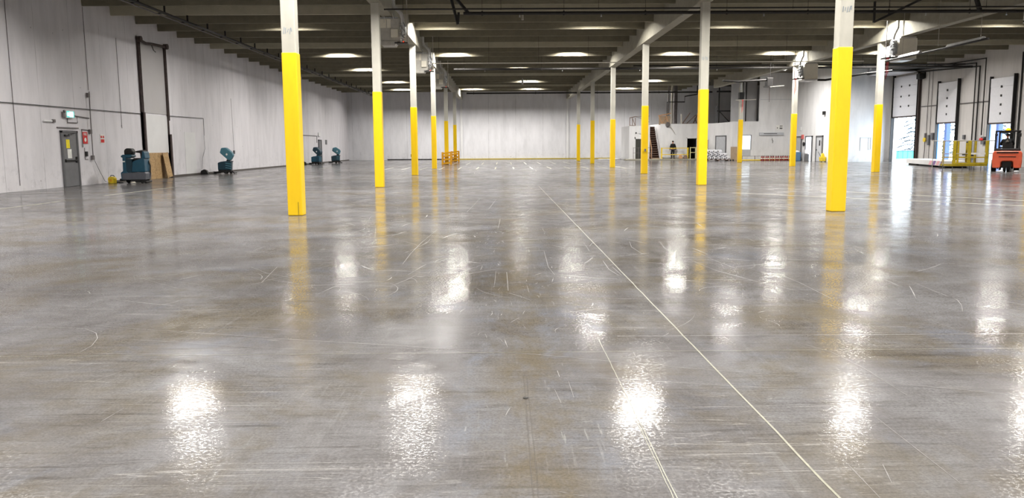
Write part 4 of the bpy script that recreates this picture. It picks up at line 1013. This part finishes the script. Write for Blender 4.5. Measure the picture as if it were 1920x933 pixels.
def walk_behind(label, loc, rz, body, lid, tilt=1.0, tall=1.0):
    r = thing('walk_behind_scrubber', label, 'floor scrubber', loc, rz); r.scale = (.82, 1, 1)
    obj('lower_frame', MB().box(-.48, -.26, .09, .40, .26, .22), 'black', r, bev=.02)
    tk_ = obj('solution_tank', MB().prism([(-.50, .22), (.38, .22), (.42, .70), (.30, .76), (-.30, .70), (-.50, .64)], -.27, .27, 'y'), body, r, bev=.04, seg=3)
    mb = MB()
    for k in range(3): mb.bar((.40, -.275, .30+.13*k), (.02, -.28, .36+.13*k), .02, .05)
    obj('tank_rib', mb, lid, tk_)
    # recovery tank hinged open
    q = MB().prism([(-.44, .0), (.30, .0), (.38, .12), (.36, .42), (.20, .52), (-.28, .50), (-.52, .28)], -.27, .27, 'y')
    c_ = Vector((.26, 0, .0)); Rm = Ry(R_(38)*tilt)
    q.v = [tuple(Rm @ (Vector(v)-c_) + Vector((.22, 0, .78))) for v in q.v]
    lt = obj('open_recovery_tank', q, lid, r, bev=.05, seg=3)
    q = MB().box(-.06, -.278, .16, .04, -.27, .27); q.v = [tuple(Rm @ (Vector(v)-c_) + Vector((.22, 0, .78))) for v in q.v]
    obj('maker_plate', q, 'paper', lt)
    obj('tank_hinge', MB().box(.10, -.24, .70, .34, .24, .82), 'black', r, bev=.02)
    obj('squeegee', MB().tube([(.62, -.40, .05), (.52, -.15, .05), (.50, 0, .05), (.52, .15, .05), (.62, .40, .05)], .03, 8), 'black', r, smooth=True)
    obj('squeegee_arm', MB().bar((.38, 0, .16), (.52, 0, .07), .12, .05), 'black', r)
    obj('brush_deck', MB().cyl((-.60, 0, .03), (-.60, 0, .14), .26, 20), 'black', r, bev=.01)
    obj('handle', MB().tube([(.36, -.2, .66), (.46, -.2, .72), (.46, .2, .72), (.36, .2, .66)], .02, 8), 'black', r, smooth=True)
    wheel(r, .0, -.24, .12, .06); wheel(r, .0, .24, .12, .06); wheel(r, .32, -.18, .06, .04, 'caster'); wheel(r, .32, .18, .06, .04, 'caster')
    return r
walk_behind('teal walk-behind scrubber with tank tilted open, alone at mid left wall', (-16.0, 46.8, 0), .15, 'teal_dark', 'teal_pale')
walk_behind('dark teal walk-behind scrubber with open tank beyond the nearest left column', (-16.2, 70.6, 0), -.2, 'teal', 'teal_dark')
walk_behind('faded green walk-behind scrubber farthest along the left wall', (-15.55, 75.6, 0), .35, 'teal_dark', 'teal_pale', .8)
for (x, y, lab) in ((-17.0, 46.2, 'small black charger on the floor left of the middle scrubber'), (-16.95, 69.2, 'black charger bundle on the floor left of the farther dark scrubber')):
    r = thing('scrubber_charger', lab, 'charger', (x, y, 0)); obj('charger_case', MB().prism([(-.22, 0), (.22, 0), (.12, .22), (-.04, .28), (-.2, .2)], -.12, .12, 'y'), 'black', r, bev=.02)
    obj('charger_cable', MB().tube([(.2, 0, .05), (.4, .1, .02), (.6, .15, .02)], .018, 6), 'rubber', r)
wallpipe('wall_cable', [(XL+.03, 46.9, 2.2), (XL+.06, 46.9, 1.45), (XL+.10, 46.3, .9), (XL+.12, 46.1, .3)], .008, 'rubber', 'thin cord from a wall box down to the small black charger', 'cord')
wallpipe('wall_cable', [(XL+.03, 51.9, 4.6), (XL+.04, 52.0, 1.25)], .009, 'condgrey', 'thin cord hanging down the left wall left of the nearest column', 'cord')
tag(obj('switch_box', MB().box(XL, 51.93, 1.10, XL+.08, 52.07, 1.32), 'framegrey'), 'tiny grey pull switch at the end of the hanging cord on the left wall', 'switch')
wallpipe('wall_conduit', [(XL+.04, 66.5, 2.55), (XL+.04, 75.3, 2.52), (XL+.04, 75.3, 1.9)], .025, 'condgrey', 'level grey conduit on the left wall beyond the nearest column', 'conduit')
r = sthing('door_6', (XL, 76.5, 0)); obj('door_leaf', MB().box(0, -.5, .02, .06, .5, 2.1), 'doorgrey', r); obj('door_frame', MB().box(0, -.6, 0, .1, -.5, 2.2).box(0, .5, 0, .1, .6, 2.2).box(0, -.6, 2.1, .1, .6, 2.2), 'framegrey', r)
tag(obj('exit_lamp', MB().box(XL, 75.9, 2.5, XL+.1, 76.6, 2.85), 'white', bev=.01), 'small white exit fitting on the far left wall above the distant door', 'exit sign')
tag(obj('wall_notice', MB().box(XL, 79.0, 1.75, XL+.03, 79.7, 2.2), 'framegrey'), 'small dark notice on the left wall near the far corner', 'sign')

# ------------------------------------------------------------------ office block on the right
YO = 80.6; XO0 = 12.75; HO = 3.55
def frontwall(name, x0, x1, y, z1, holes, mat='woff', t=.15, z0=0):
    mb = MB(); x = x0
    for a, b, zb, zt_ in sorted(holes):
        mb.box(x, y, z0, a, y+t, z1)
        if zb > z0: mb.box(a, y, z0, b, y+t, zb)
        mb.box(a, y, zt_, b, y+t, z1); x = b
    mb.box(x, y, z0, x1, y+t, z1)
    return struct(name, mb, mat)
# left room in front of the stairs
struct('wall_office_side', MB().box(XO0-.02, YO, 0, XO0+.13, 86, HO-.25).box(XO0+.13, 85.85, 0, 14.7, 86, HO-.25), 'woff')
frontwall('wall_office_left', XO0+.13, 14.75, YO, HO-.25, [(13.35, 14.25, 0, 2.1)])
struct('wall_stair_left', MB().box(14.70, YO+.15, 0, 14.82, YF-.3, HO-.25), 'woff')
struct('ceiling_office', MB().box(XO0, YO+.05, HO-.25, 14.8, 86, HO-.15).box(14.8, 83.6, HO-.25, 15.85, 86, HO-.15).box(15.85, YO, HO-.05, 19.9, YF, HO+.03), 'white')
struct('wall_stair_right', MB().box(15.85, YO, 0, 15.97, YF-.3, HO-.05), 'woff')
frontwall('wall_office_front', 15.97, 19.9, YO, HO-.05, [(18.55, 19.5, 0, 2.12)])
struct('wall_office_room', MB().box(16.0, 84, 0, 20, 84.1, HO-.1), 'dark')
p0 = Vector((19.9, YO)); p1 = Vector((21.55, 75.3)); dv = p1-p0; ln = dv.length; av = math.atan2(dv.y, dv.x)
o = struct('wall_office_slant', MB().box(0, 0, 0, ln, .15, HO+.0), 'woff'); o.location = (p0.x, p0.y, 0); o.rotation_euler = (0, 0, av)
# annex with bright window, full height piece on its right
YA = 75.3
frontwall('wall_annex', 21.55, 27.15, YA, 3.62, [(22.35, 23.3, 1.05, 2.32)])
struct('wall_annex_upper', MB().box(24.0, YA-.02, 3.62, 27.15, YA+.15, ZD), 'woff')
struct('wall_annex_grey', MB().box(21.9, YA+1.9, 3.62, 24.35, YA+2.05, ZD), 'wgrey')
struct('ceiling_annex', MB().box(21.6, YA+.15, 3.50, 27.1, YF, 3.62).box(19.9, YO+.1, 3.50, 21.6, YF, 3.60), 'white')
struct('wall_alley', MB().box(27.0, 66.4, 0, 27.15, YA, ZD), 'woff')
struct('wall_dock_end', MB().box(27.0, 66.25, 0, XR, 66.4, ZD), 'woff')
struct('trim_16', MB().box(24.05, YA-.04, 5.60, 27.0, YA-.02, 5.64), 'doorpale')
# office doors
r = sthing('door_7', (13.8, YO, 0)); obj('door_leaf', MB().box(-.42, .02, .01, .42, .07, 2.08), 'darkdoor', r)
obj('door_frame', MB().box(-.52, -.03, 0, -.44, .1, 2.3).box(.44, -.03, 0, .52, .1, 2.3).box(-.52, -.03, 2.1, .52, .1, 2.32), 'white', r); obj('door_knob', MB().cyl((.33, -.04, 1.02), (.33, .03, 1.02), .035, 10), 'galv', r)
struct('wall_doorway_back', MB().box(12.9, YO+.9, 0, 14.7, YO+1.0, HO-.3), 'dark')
r = sthing('door_8', (19.02, YO, 0)); obj('door_frame', MB().box(-.54, -.03, 0, -.47, .1, 2.2).box(.47, -.03, 0, .54, .1, 2.2).box(-.54, -.03, 2.12, .54, .1, 2.2), 'white', r)
# door in the slanted wall
def slant(s, z, off=-.03): return (s, off, z)
r = sthing('door_9', (p0.x, p0.y, 0), av)
sA, sB = 2.9, 4.5
obj('door_leaf', MB().box(sA, -.05, .02, sB, -.0, 2.25), 'doorpale', r); obj('door_frame', MB().box(sA-.14, -.07, 0, sA, .0, 2.35).box(sB, -.07, 0, sB+.1, 0, 2.35).box(sA-.14, -.07, 2.25, sB+.1, 0, 2.35), 'framegrey', r)
r = sthing('window_1', (p0.x, p0.y, 0), av); obj('window_frame', MB().box(.95, -.05, 1.1, 1.55, 0, 2.0), 'white', r); obj('brown_blind', MB().box(1.0, -.06, 1.14, 1.5, -.05, 1.96), 'board', r)
r = sthing('window_2', (p0.x, p0.y, 0), av); obj('window_frame', MB().box(.2, -.05, 1.1, .7, 0, 2.0), 'white', r); obj('brown_blind', MB().box(.25, -.06, 1.14, .65, -.05, 1.96), 'board', r)
r = sthing('window_3', (22.82, YA, 0)); obj('window_frame', MB().box(-.52, -.03, 1.0, -.46, .1, 2.38).box(.46, -.03, 1.0, .52, .1, 2.38).box(-.52, -.03, 2.32, .52, .1, 2.38), 'framegrey', r)
obj('window_pane', MB().box(-.47, .04, 1.05, .47, .06, 2.32), 'opening_glow', r); obj('panel_below', MB().box(-.5, -.02, .42, .5, .0, 1.0), 'doorpale', r)
tag(obj('leaning_board', MB().box(21.35, YA-.35, 0, 21.95, YA-.30, 1.28, R=Rx(-.08)), 'board'), 'tan board leaning on the wall beside the dull yellow column', 'board')

# stairs
r = thing('staircase', 'steep wooden staircase with dark treads climbing to the office roof', 'stairs', (15.33, YO-.2, 0))
ns, run, rise = 15, 3.0, HO-.2
for k in range(ns):
    z = rise*(k+1)/ns; y = run*k/ns
    obj('tread', MB().box(-.42, y, z-.04, .42, y+.24, z), 'woodgrey', r)
    obj('riser', MB().box(-.42, y+.19, z-rise/ns, .42, y+.21, z-.04), 'brownwood', r)
for x in (-.46, .46): obj('stringer', MB().bar((x, .0, .05), (x, run, rise), .05, .28), 'brownwood' if x < 0 else 'white', r)
obj('bottom_step', MB().box(-.44, -.12, 0, .44, .05, .2), 'board', r)
hr = MB().bar((-.40, -.15, 1.02), (-.44, run, rise+1.25), .06, .12)
hr.bar((-.40, -.12, 0), (-.40, -.12, 1.05), .08, .08).bar((-.44, run, rise-.2), (-.44, run, rise+1.25), .08, .08)
obj('handrail', hr, 'wood', r)
obj('side_boards', MB().bar((-.56, .1, .25), (-.56, run, rise+.25), .03, .35), 'wood', r)
# guard frames at roof edge
r = thing('wooden_guardrail', 'small wooden rail frame at the left corner of the office roof', 'railing', (XO0, YO+.1, HO-.15))
mb = MB().bar((0, 0, .78), (.62, 0, .92), .05, .08).bar((.62, 0, .92), (2.0, .1, .95), .03, .04)
for x in (.03, .30, .58): mb.box(x-.03, -.03, 0, x+.03, .03, .8)
mb.bar((.28, 0, .8), (.55, 0, .08), .05, .05).bar((.05, 0, .05), (.62, 0, .02), .05, .06)
obj('rail_frame', mb, 'woodgrey', r); obj('rail_wire', MB().tube([(.6, 0, .9), (1.1, 0, .75), (2.0, 0, .35)], .02, 6), 'condgrey', r)
r = thing('wooden_guardrail', 'wooden rail with plywood infill at the roof edge above the stairs', 'railing', (15.7, YO+.15, HO-.05))
obj('rail_top', MB().bar((-.05, 0, .88), (1.2, 0, 1.12), .07, .10), 'wood', r); obj('plywood_infill', MB().box(0, .03, .0, 1.15, .05, .85), 'board', r)
obj('rail_post', MB().bar((0, -.02, .85), (.35, -.02, .02), .05, .06).bar((.7, -.02, .95), (.95, -.02, .05), .05, .06).bar((.3, -.02, .1), (.7, -.02, .7), .04, .05), 'wood', r)
r = thing('wire_coil', 'round grey coil of wire hanging over the office roof edge by the stairs', 'wire coil', (16.55, YO-.12, HO-.3))
mb = MB()
for k in range(5): mb.tube([( (.22-.03*k)*math.cos(t*PI/10)+.02*k, -.03*k, .26+(.24-.03*k)*math.sin(t*PI/10)) for t in range(21)], .022, 6)
obj('wire_loops', mb, 'condgrey', r); obj('wire_tail', MB().tube([(.2, 0, .1), (.45, -.02, -.2), (.7, -.02, -.6)], .03, 6), 'condpale', r); obj('hanging_hook', MB().box(-.03, -.02, .3, .03, .12, .5), 'black', r)

# things on the office roof
def vpipe(pts, rad, label, mat='pipeblack'):
    tag(obj('roof_pipe', MB().tube(pts, rad, 8), mat, smooth=True), label, 'pipe')
vpipe([(16.6, 81.2, HO), (16.6, 81.2, 5.75), (18.35, 81.2, 5.75), (18.35, 81.2, 6.3), (19.6, 81.2, 6.5), (19.6, 81.2, ZS+.1)], .06, 'black pipe rising from the office roof and stepping right under the beams')
vpipe([(17.35, 82.5, HO), (17.35, 82.5, ZD)], .10, 'pale grey pipe standing on the office roof, left of the wooden trusses', 'condpale')
vpipe([(17.0, 82.5, HO), (17.0, 82.5, ZD-.6), (17.2, 82.5, ZD-.5)], .07, 'second pale pipe on the office roof beside the black stepping pipe', 'condgrey')
vpipe([(17.8, 83.0, HO), (17.8, 83.0, ZD)], .22, 'wide grey duct pipe standing on the office roof', 'condgrey')
vpipe([(21.35, 79.5, 3.6), (21.35, 79.5, ZS+.05)], .06, 'dark vertical pipe on the annex roof behind the second middle column')
vpipe([(23.3, YA+1.85, 3.62), (23.3, YA+1.85, ZD)], .05, 'dark vertical pipe on the grey upper wall behind the dull yellow column')
vpipe([(20.7, 78.0, 6.55), (22.3, 78.0, 6.55), (22.3, 78.0, 6.9), (22.0, 78.0, 7.1), (21.3, 78, 7.1)], .08, 'black bent pipe under the roof in front of the grey upper wall')
tag(obj('white_post', MB().box(17.95, YO+.4, HO, 18.08, YO+.5, HO+1.0), 'condpale'), 'short pale post on the office roof edge left of the wooden trusses', 'post')
for k, (dx, lab) in enumerate(((-.25, 'left wooden roof truss leaning on the office roof'), (.95, 'right wooden roof truss leaning on the office roof'))):
    mb = MB().bar((18.6+dx, 82+k*.5, HO+.08), (19.3+dx*.8, 82+k*.5, HO+1.15), .10, .09).bar((19.0+dx, 82+k*.5, HO+.08), (19.7, 82+k*.5, HO+.95-k*.3), .08, .08).bar((18.6+dx, 82+k*.5, HO+.08), (19.7, 82+k*.5, HO+.08), .08, .08)
    tag(obj('wooden_truss', mb, 'woodgrey'), lab, 'truss')
tag(obj('wooden_post', MB().box(19.75, 81.5, HO, 19.9, 81.6, HO+1.1), 'wood'), 'brown wooden post on the office roof beside the second middle column', 'post')
r = thing('steel_bracket', 'dark steel bracket arm carrying a black speaker above the slanted office wall', 'bracket', (21.0, 79.0, 3.65))
obj('bracket_arm', MB().box(0, 0, 1.05, 1.95, .08, 1.15).bar((.3, .04, 1.05), (1.3, .04, .0), .07, .07), 'black', r)
obj('bracket_post', MB().box(-.05, 0, -.02, .09, .1, 1.6), 'framegrey', r); obj('hanging_cable', MB().tube([(1.92, .04, 1.05), (1.95, .04, .0)], .02, 6), 'condgrey', r)
obj('speaker_box', MB().box(1.5, -.1, 1.25, 1.75, .15, 1.55).box(1.7, 0, 1.1, 1.95, .06, 1.45), 'black', r, bev=.02)
r = thing('exit_sign', 'small white sign with dark lamp above the olive door of the office', 'exit sign', (13.9, YO, 2.62)); obj('sign_case', MB().box(-.2, -.08, 0, .35, 0, .24), 'white', r, bev=.01); obj('sign_lamp', MB().cyl((-.5, -.08, .08), (-.5, 0, .08), .07, 10), 'black', r)

# raised concrete strip before the office
struct('trim_17', MB().box(12.2, YO-1.55, 0, 22.6, YO, .12), 'girder', bev=.01)
tag(obj('floor_ramp', MB().box(10.3, 84.5, 0, 12.4, 86.2, .06), 'white'), 'small pale sheet lying on the floor left of the office corner', 'sheet')
# guard rails
def rail(name, label, x0, x1, y, z0, mat, posts, h=1.05, mids=(.5,), thick=.06):
    r = thing(name, label, 'railing', (0, y, z0))
    obj('rail_bar', MB().box(x0, -thick/2, h-thick, x1, thick/2, h), mat, r)
    for z in mids: obj('rail_bar', MB().box(x0, -thick/2, z-thick/2, x1, thick/2, z+thick/2), mat, r)
    for x, w_ in posts: obj('rail_post', MB().box(x-w_/2, -w_/2, 0, x+w_/2, w_/2, h+.02), mat, r)
rail('guardrail', 'yellow guard rail behind the walking person, right of the stairs', 15.8, 18.55, YO-.75, .12, 'railyellow', ((15.85, .12), (18.45, .14)), 1.08, (.42,), .07)
rail('guardrail', 'pale yellow rail in front of the dark office doorway', 18.6, 19.9, YO-1.1, .12, 'railpale', ((18.62, .07), (19.15, .07), (19.85, .07)), 1.12, (.62,), .06)
rail('guardrail', 'thin grey rail in front of the olive office door', 12.95, 14.9, YO-1.0, .12, 'condgrey', ((13.0, .04), (13.5, .04), (14.85, .04)), 1.12, (.6,), .03)
rail('guardrail', 'low grey rail running behind the red extinguishers', 22.4, 26.9, YA-.4, .0, 'condgrey', ((22.42, .03), (23.6, .05), (26.88, .03)), .42, (), .03)
for k, x in enumerate((17.75, 18.25)):
    tag(obj('cardboard_bundle', MB().prism([(-.16, 0), (.16, 0), (.18, .2), (.08, .36), (-.1, .38), (-.18, .18)], -.15, .15, 'y'), 'wood' if k == 0 else 'woodgrey', bev=.03, loc=(x-.05, YO-.95, .12)),
        ('tan bundle on the floor at the right end of the yellow rail', 'brown bundle next to the rail end post by the dark doorway')[k], 'bundle')
struct('trim_18', MB().box(21.9, YA-.75, 0, 26.95, YA-.5, .10), 'railyellow', bev=.02)

# fire extinguishers
def extinguisher():
    r = thing('fire_extinguisher', '', 'fire extinguisher')
    obj('cylinder_body', MB().lathe([(0, 0), (.075, 0), (.08, .02), (.08, .30), (.055, .37), (.025, .39), (0, .39)], n=14), 'exting', r, smooth=True)
    obj('valve_handle', MB().box(-.02, -.02, .39, .02, .02, .44).bar((-.02, 0, .43), (.09, 0, .47), .02, .015), 'black', r)
    obj('hose', MB().tube([(.02, 0, .42), (.10, 0, .38), (.105, 0, .15)], .012, 6), 'black', r)
    obj('label_band', MB().lathe([(.081, .14), (.082, .15), (.082, .24), (.081, .25)], n=14), 'cream', r)
    return r
ex = extinguisher()
xs = [24.35, 24.56, 24.77, 24.98, 25.23, 25.46, 25.69, 25.90, 26.11, 26.32, 26.53, 26.74, 26.95, 27.16]
for i, x in enumerate(xs):
    o = ex if i == 0 else copy_tree(ex)
    o.location = (x-.28, YA-.95+.06*(i % 2), 0); o.rotation_euler = (0, 0, i*.7)
    o['label'] = ORD[i] + ' red fire extinguisher from the left in the row on the floor'; o['group'] = 'fire extinguishers in a row on the floor'
# wall heater / sign on the annex
r = thing('wall_heater', 'long pale wall heater with dark slot above the extinguishers', 'wall heater', (25.2, YA, 2.32))
obj('heater_case', MB().box(-1.15, -.14, 0, 1.15, 0, .26), 'doorpale', r, bev=.01); obj('air_slot', MB().box(-.75, -.15, .12, .5, -.13, .19), 'framegrey', r); 
r = thing('annex_notice', 'white notice with grey lettering bars on the annex wall above the heater', 'sign', (26.0, YA, 2.85))
obj('notice_board', MB().box(-.35, -.03, 0, .25, 0, .42), 'paper', r); obj('printed_bars', MB().box(-.05, -.035, .28, .22, -.03, .36).box(-.05, -.035, .05, .22, -.03, .18).box(-.3, -.035, .1, -.2, -.03, .2), 'framegrey', r)
tag(obj('coat_hook', MB().tube([(25.3, YA-.03, 2.05), (25.28, YA-.08, 1.9), (25.36, YA-.08, 1.8), (25.32, YA-.06, 1.6)], .025, 6), 'condgrey'), 'small grey hook below the long wall heater', 'hook')

# alley wall (faces left): doors, bin, small things
def adoor(n, y0, y1, leaf, mat):
    r = sthing('door_%d' % n, (27.0, 0, 0))
    obj('door_frame', MB().box(-.10, y0-.12, 0, 0, y0, 2.2).box(-.10, y1, 0, 0, y1+.12, 2.2).box(-.10, y0-.12, 2.1, 0, y1+.12, 2.2), 'framegrey', r)
    l_ = obj('door_leaf', MB().box(-.05, y0, .02, -.0, y1, 2.1), mat, r)
    return r, l_
r, l_ = adoor(10, 72.4, 73.6, 1, 'doorpale'); r, l_ = adoor(11, 69.9, 71.2, 1, 'opening_glow'); r, l_ = adoor(12, 67.6, 68.8, 1, 'doorpale')  # the middle leaf glows to stand in for a bright open doorway
obj('door_window', MB().box(-.06, 68.0, 1.35, -.05, 68.25, 1.8), 'black', l_); obj('door_knob', MB().cyl((-.14, 68.7, 1.0), (-.05, 68.7, 1.0), .04, 10), 'black', l_)
r = thing('water_cooler', 'small white water cooler with grey base in the bright alley doorway', 'water cooler', (26.7, 70.3, 0)); obj('cooler_base', MB().box(-.16, -.16, 0, .16, .16, .62), 'framegrey', r, bev=.02); obj('water_bottle', MB().lathe([(.06, .62), (.16, .68), (.16, .95), (.1, 1.02), (0, 1.03)], n=16), 'plastic', r, smooth=True)
r = thing('storage_bin', 'slate blue bin with white top beside the alley wall, right of the extinguishers', 'bin', (26.4, 72.2, 0))
obj('bin_body', MB().prism([(-.30, 0), (.30, 0), (.33, .78), (-.33, .78)], -.5, .4, 'y'), 'bluebin', r, bev=.03); obj('bin_lid', MB().prism([(-.26, .78), (.26, .78), (.15, .9), (-.15, .92)], -.4, .3, 'y'), 'plastic', r, bev=.03)
tag(obj('red_notice', MB().box(26.9, 71.9, 1.95, 27.0, 72.3, 2.32), simple('pale_red', (.80, .38, .36), .6)), 'small red notice above the blue bin on the alley wall', 'sign')
tag(obj('round_clock', MB().cyl((26.9, 71.75, 1.5), (27.0, 71.75, 1.5), .17, 18), 'black'), 'round black disc on the alley wall between two doors', 'clock')
tag(obj('wall_speaker', MB().box(26.8, 67.2, 3.9, 27.0, 67.5, 4.2), 'black', bev=.03), 'small black box high on the alley wall', 'speaker')
tag(obj('wall_speaker', MB().box(27.2, 66.05, 3.25, 27.45, 66.25, 3.5), 'black', bev=.03), 'small black box on the bright end wall behind the nearest right column', 'speaker')
tag(obj('alarm_strobe', MB().box(26.93, 72.5, 2.7, 27.0, 72.8, 3.0), 'white', bev=.02), 'white alarm fitting above the red notice on the alley wall', 'alarm')
r = thing('mop_bucket', 'yellow mop bucket with tall handles left of the nearest right column', 'mop bucket', (26.75, 66.9, 0))
obj('bucket_body', MB().prism([(-.18, .05), (.18, .05), (.22, .42), (-.22, .42)], -.25, .2, 'y'), 'mopyellow', r, bev=.03); obj('wringer', MB().prism([(-.15, .42), (.15, .42), (.06, .72), (-.06, .72)], -.12, .1, 'y'), 'mopyellow', r, bev=.02)
obj('mop_handle', MB().tube([(0, 0, .3), (-.12, .1, 1.75)], .014, 6), 'condgrey', r); obj('mop_handle', MB().tube([(-.05, 0, .3), (-.38, 0, .85)], .02, 6), 'framegrey', r)
for x in (-.15, .15): obj('caster', MB().cyl((x, -.15, .03), (x, -.1, .03), .03, 8), 'black', r)
# window outline on the bright end wall
r = sthing('window_4', (30.0, 66.25, 0)); obj('window_frame', MB().box(-.45, -.04, 1.95, .45, 0, 2.0).box(-.45, -.04, .9, -.41, 0, 2.0).box(.22, -.04, 1.0, .26, 0, 2.0).box(.41, -.04, 1.0, .45, 0, 2.0).box(.22, -.04, 1.0, .45, 0, 1.04), 'doorpale', r)
obj('window_pane', MB().box(-.41, -.01, .94, .22, -.002, 1.95), 'white', r)
# stack of white rolls
def roll():
    r = thing('film_roll', '', 'plastic roll')
    obj('roll_body', MB().cyl((0, -.5, 0), (0, .5, 0), .15, 16), 'plastic', r, bev=.03); obj('roll_core', MB().cyl((0, -.52, 0), (0, -.50, 0), .05, 10), 'black', r)
    return r
r0 = roll(); n_ = 0
for row, (cnt, z) in enumerate(((6, .27), (5, .575), (4, .88))):
    for k in range(cnt):
        o = r0 if n_ == 0 else copy_tree(r0); n_ += 1
        o.location = (18.9+.40*k+(.12 if row == 1 else 0), 74.3, z); o.rotation_euler = (0, 0, -.5)
        o['label'] = ORD[k] + ' from the left of the white wrapped rolls in the ' + ('bottom', 'middle', 'top')[row] + ' layer'; o['group'] = 'white rolls, ' + ('bottom', 'middle', 'top')[row] + ' layer'
r = thing('shipping_pallet', 'low wooden pallet beneath the stack of white rolls', 'pallet', (19.95, 74.35, 0), 0)
for k in range(6): obj('deck_slat', MB().box(-1.0, -.55+.2*k, .09, 1.0, -.42+.2*k, .12), 'woodgrey', r)
for x in (-.95, 0, .9): obj('pallet_skid', MB().box(x-.04, -.55, 0, x+.06, .58, .09), 'woodgrey', r)
for k, x in enumerate((21.15, 21.4)):
    tag(obj('rubber_wedge', MB().prism([(-.07, 0), (.07, 0), (.05, .12), (-.03, .13)], -.08, .08, 'y'), 'black', loc=(x, 74.3, 0)), ('left', 'right')[k] + ' of two small black blocks on the floor right of the white rolls', 'block')
# far wall: dark slot at the foot on the left, small dots
struct('trim_19', MB().box(-12.9, YF-.04, 0, -5.1, YF, .10), 'black')

# ------------------------------------------------------------------ outdoors beyond the dock doors
struct('ground_outside', MB().box(XR+T, 20, -.4, 140, 190, -.12), 'snow')
def spruce(x, y, h, label, seed):
    rn = random.Random(seed); r = thing('spruce_tree', label, 'tree', (x, y, -.12))
    obj('trunk', MB().cyl((0, 0, 0), (0, 0, h*.97), .18, 8, .03), 'bark', r)
    mb = MB(); ms = MB(); nl = 19
    for i in range(nl):
        z = h*(.07+.9*i/nl); L = (1-i/nl)*h*.30+.15
        for k in range(7):
            a = 2*PI*(k+rn.random()*.7)/7; l_ = L*rn.uniform(.7, 1.1); ca, sa = math.cos(a), math.sin(a)
            pts = [Vector((ca*t*l_, sa*t*l_, z + t*.10*l_ - t*t*.38*l_)) for t in (.0, .3, .6, .85, 1)]
            mb.tube(pts, [.02, .03, .045, .04, .01], 5)
            for t in (.35, .55, .75, .92):
                p = Vector((ca*t*l_, sa*t*l_, z+t*.10*l_-t*t*.38*l_))
                for s in (-1, 1):
                    q = p+Vector((ca*.5-s*sa, sa*.5+s*ca, -.28))*l_*.24*(1.2-t*.6)
                    mb.tube([p, (p+q)/2+Vector((0, 0, .02)), q], [.03, .03, .008], 4)
            if rn.random() < .6: ms.tube([p_+Vector((0, 0, .06)) for p_ in pts[1:4]], [.05, .07, .04], 5)
    obj('branches', mb, 'spruce', r); obj('snow_cover', ms, 'snow', r)['kind'] = 'stuff'
spruce(45.6, 88, 9.5, 'snowy spruce tree outside the tall open dock door', 1)
spruce(50.9, 90, 9, 'spruce tree outside seen through the middle dock door', 2)
spruce(56.8, 92, 9, 'spruce tree outside seen above the forklift', 3)
r = thing('dumpster', 'green dumpster outside the tall dock door', 'dumpster', (39.6, 78.5, -.12), .1)
obj('dumpster_body', MB().prism([(-1.5, .1), (1.1, .1), (1.3, .85), (-1.6, .85)], -.6, .6, 'y'), 'dumpster', r, bev=.02); obj('dumpster_lid', MB().box(-1.55, -.65, .85, 1.3, .65, .93), 'teal_dark', r)
mb = MB()
for k in range(5): mb.box(-1.2+.5*k, -.64, .2, -1.12+.5*k, -.6, .82)
obj('dumpster_rib', mb, 'dumpster', r)
r = thing('neighbour_building', 'pale building with vertical siding outside the tall dock door', 'building', (52, 120, -.12))
mb = MB().box(-9, 0, 0, 6, 8, 9)
for k in range(30): mb.box(-9+.5*k, -.05, 0, -8.93+.5*k, 0, 9)
obj('siding_wall', mb, 'siding', r); obj('flat_roof', MB().box(-9.2, -.2, 9, 6.2, 8.2, 9.3), 'condgrey', r)
for x, y, lab in ((34.4, 62.0, 'blue dock shelter post outside the middle dock door'), (34.9, 56.3, 'blue dock shelter post outside behind the forklift')):
    r = thing('shelter_post', lab, 'post', (x, y, -.12)); obj('post_body', MB().box(-.16, -.15, 0, .16, .15, 3.3), 'shelter', r); obj('post_cap', MB().box(-.20, -.18, 3.3, .20, .18, 3.4), 'shelter', r)
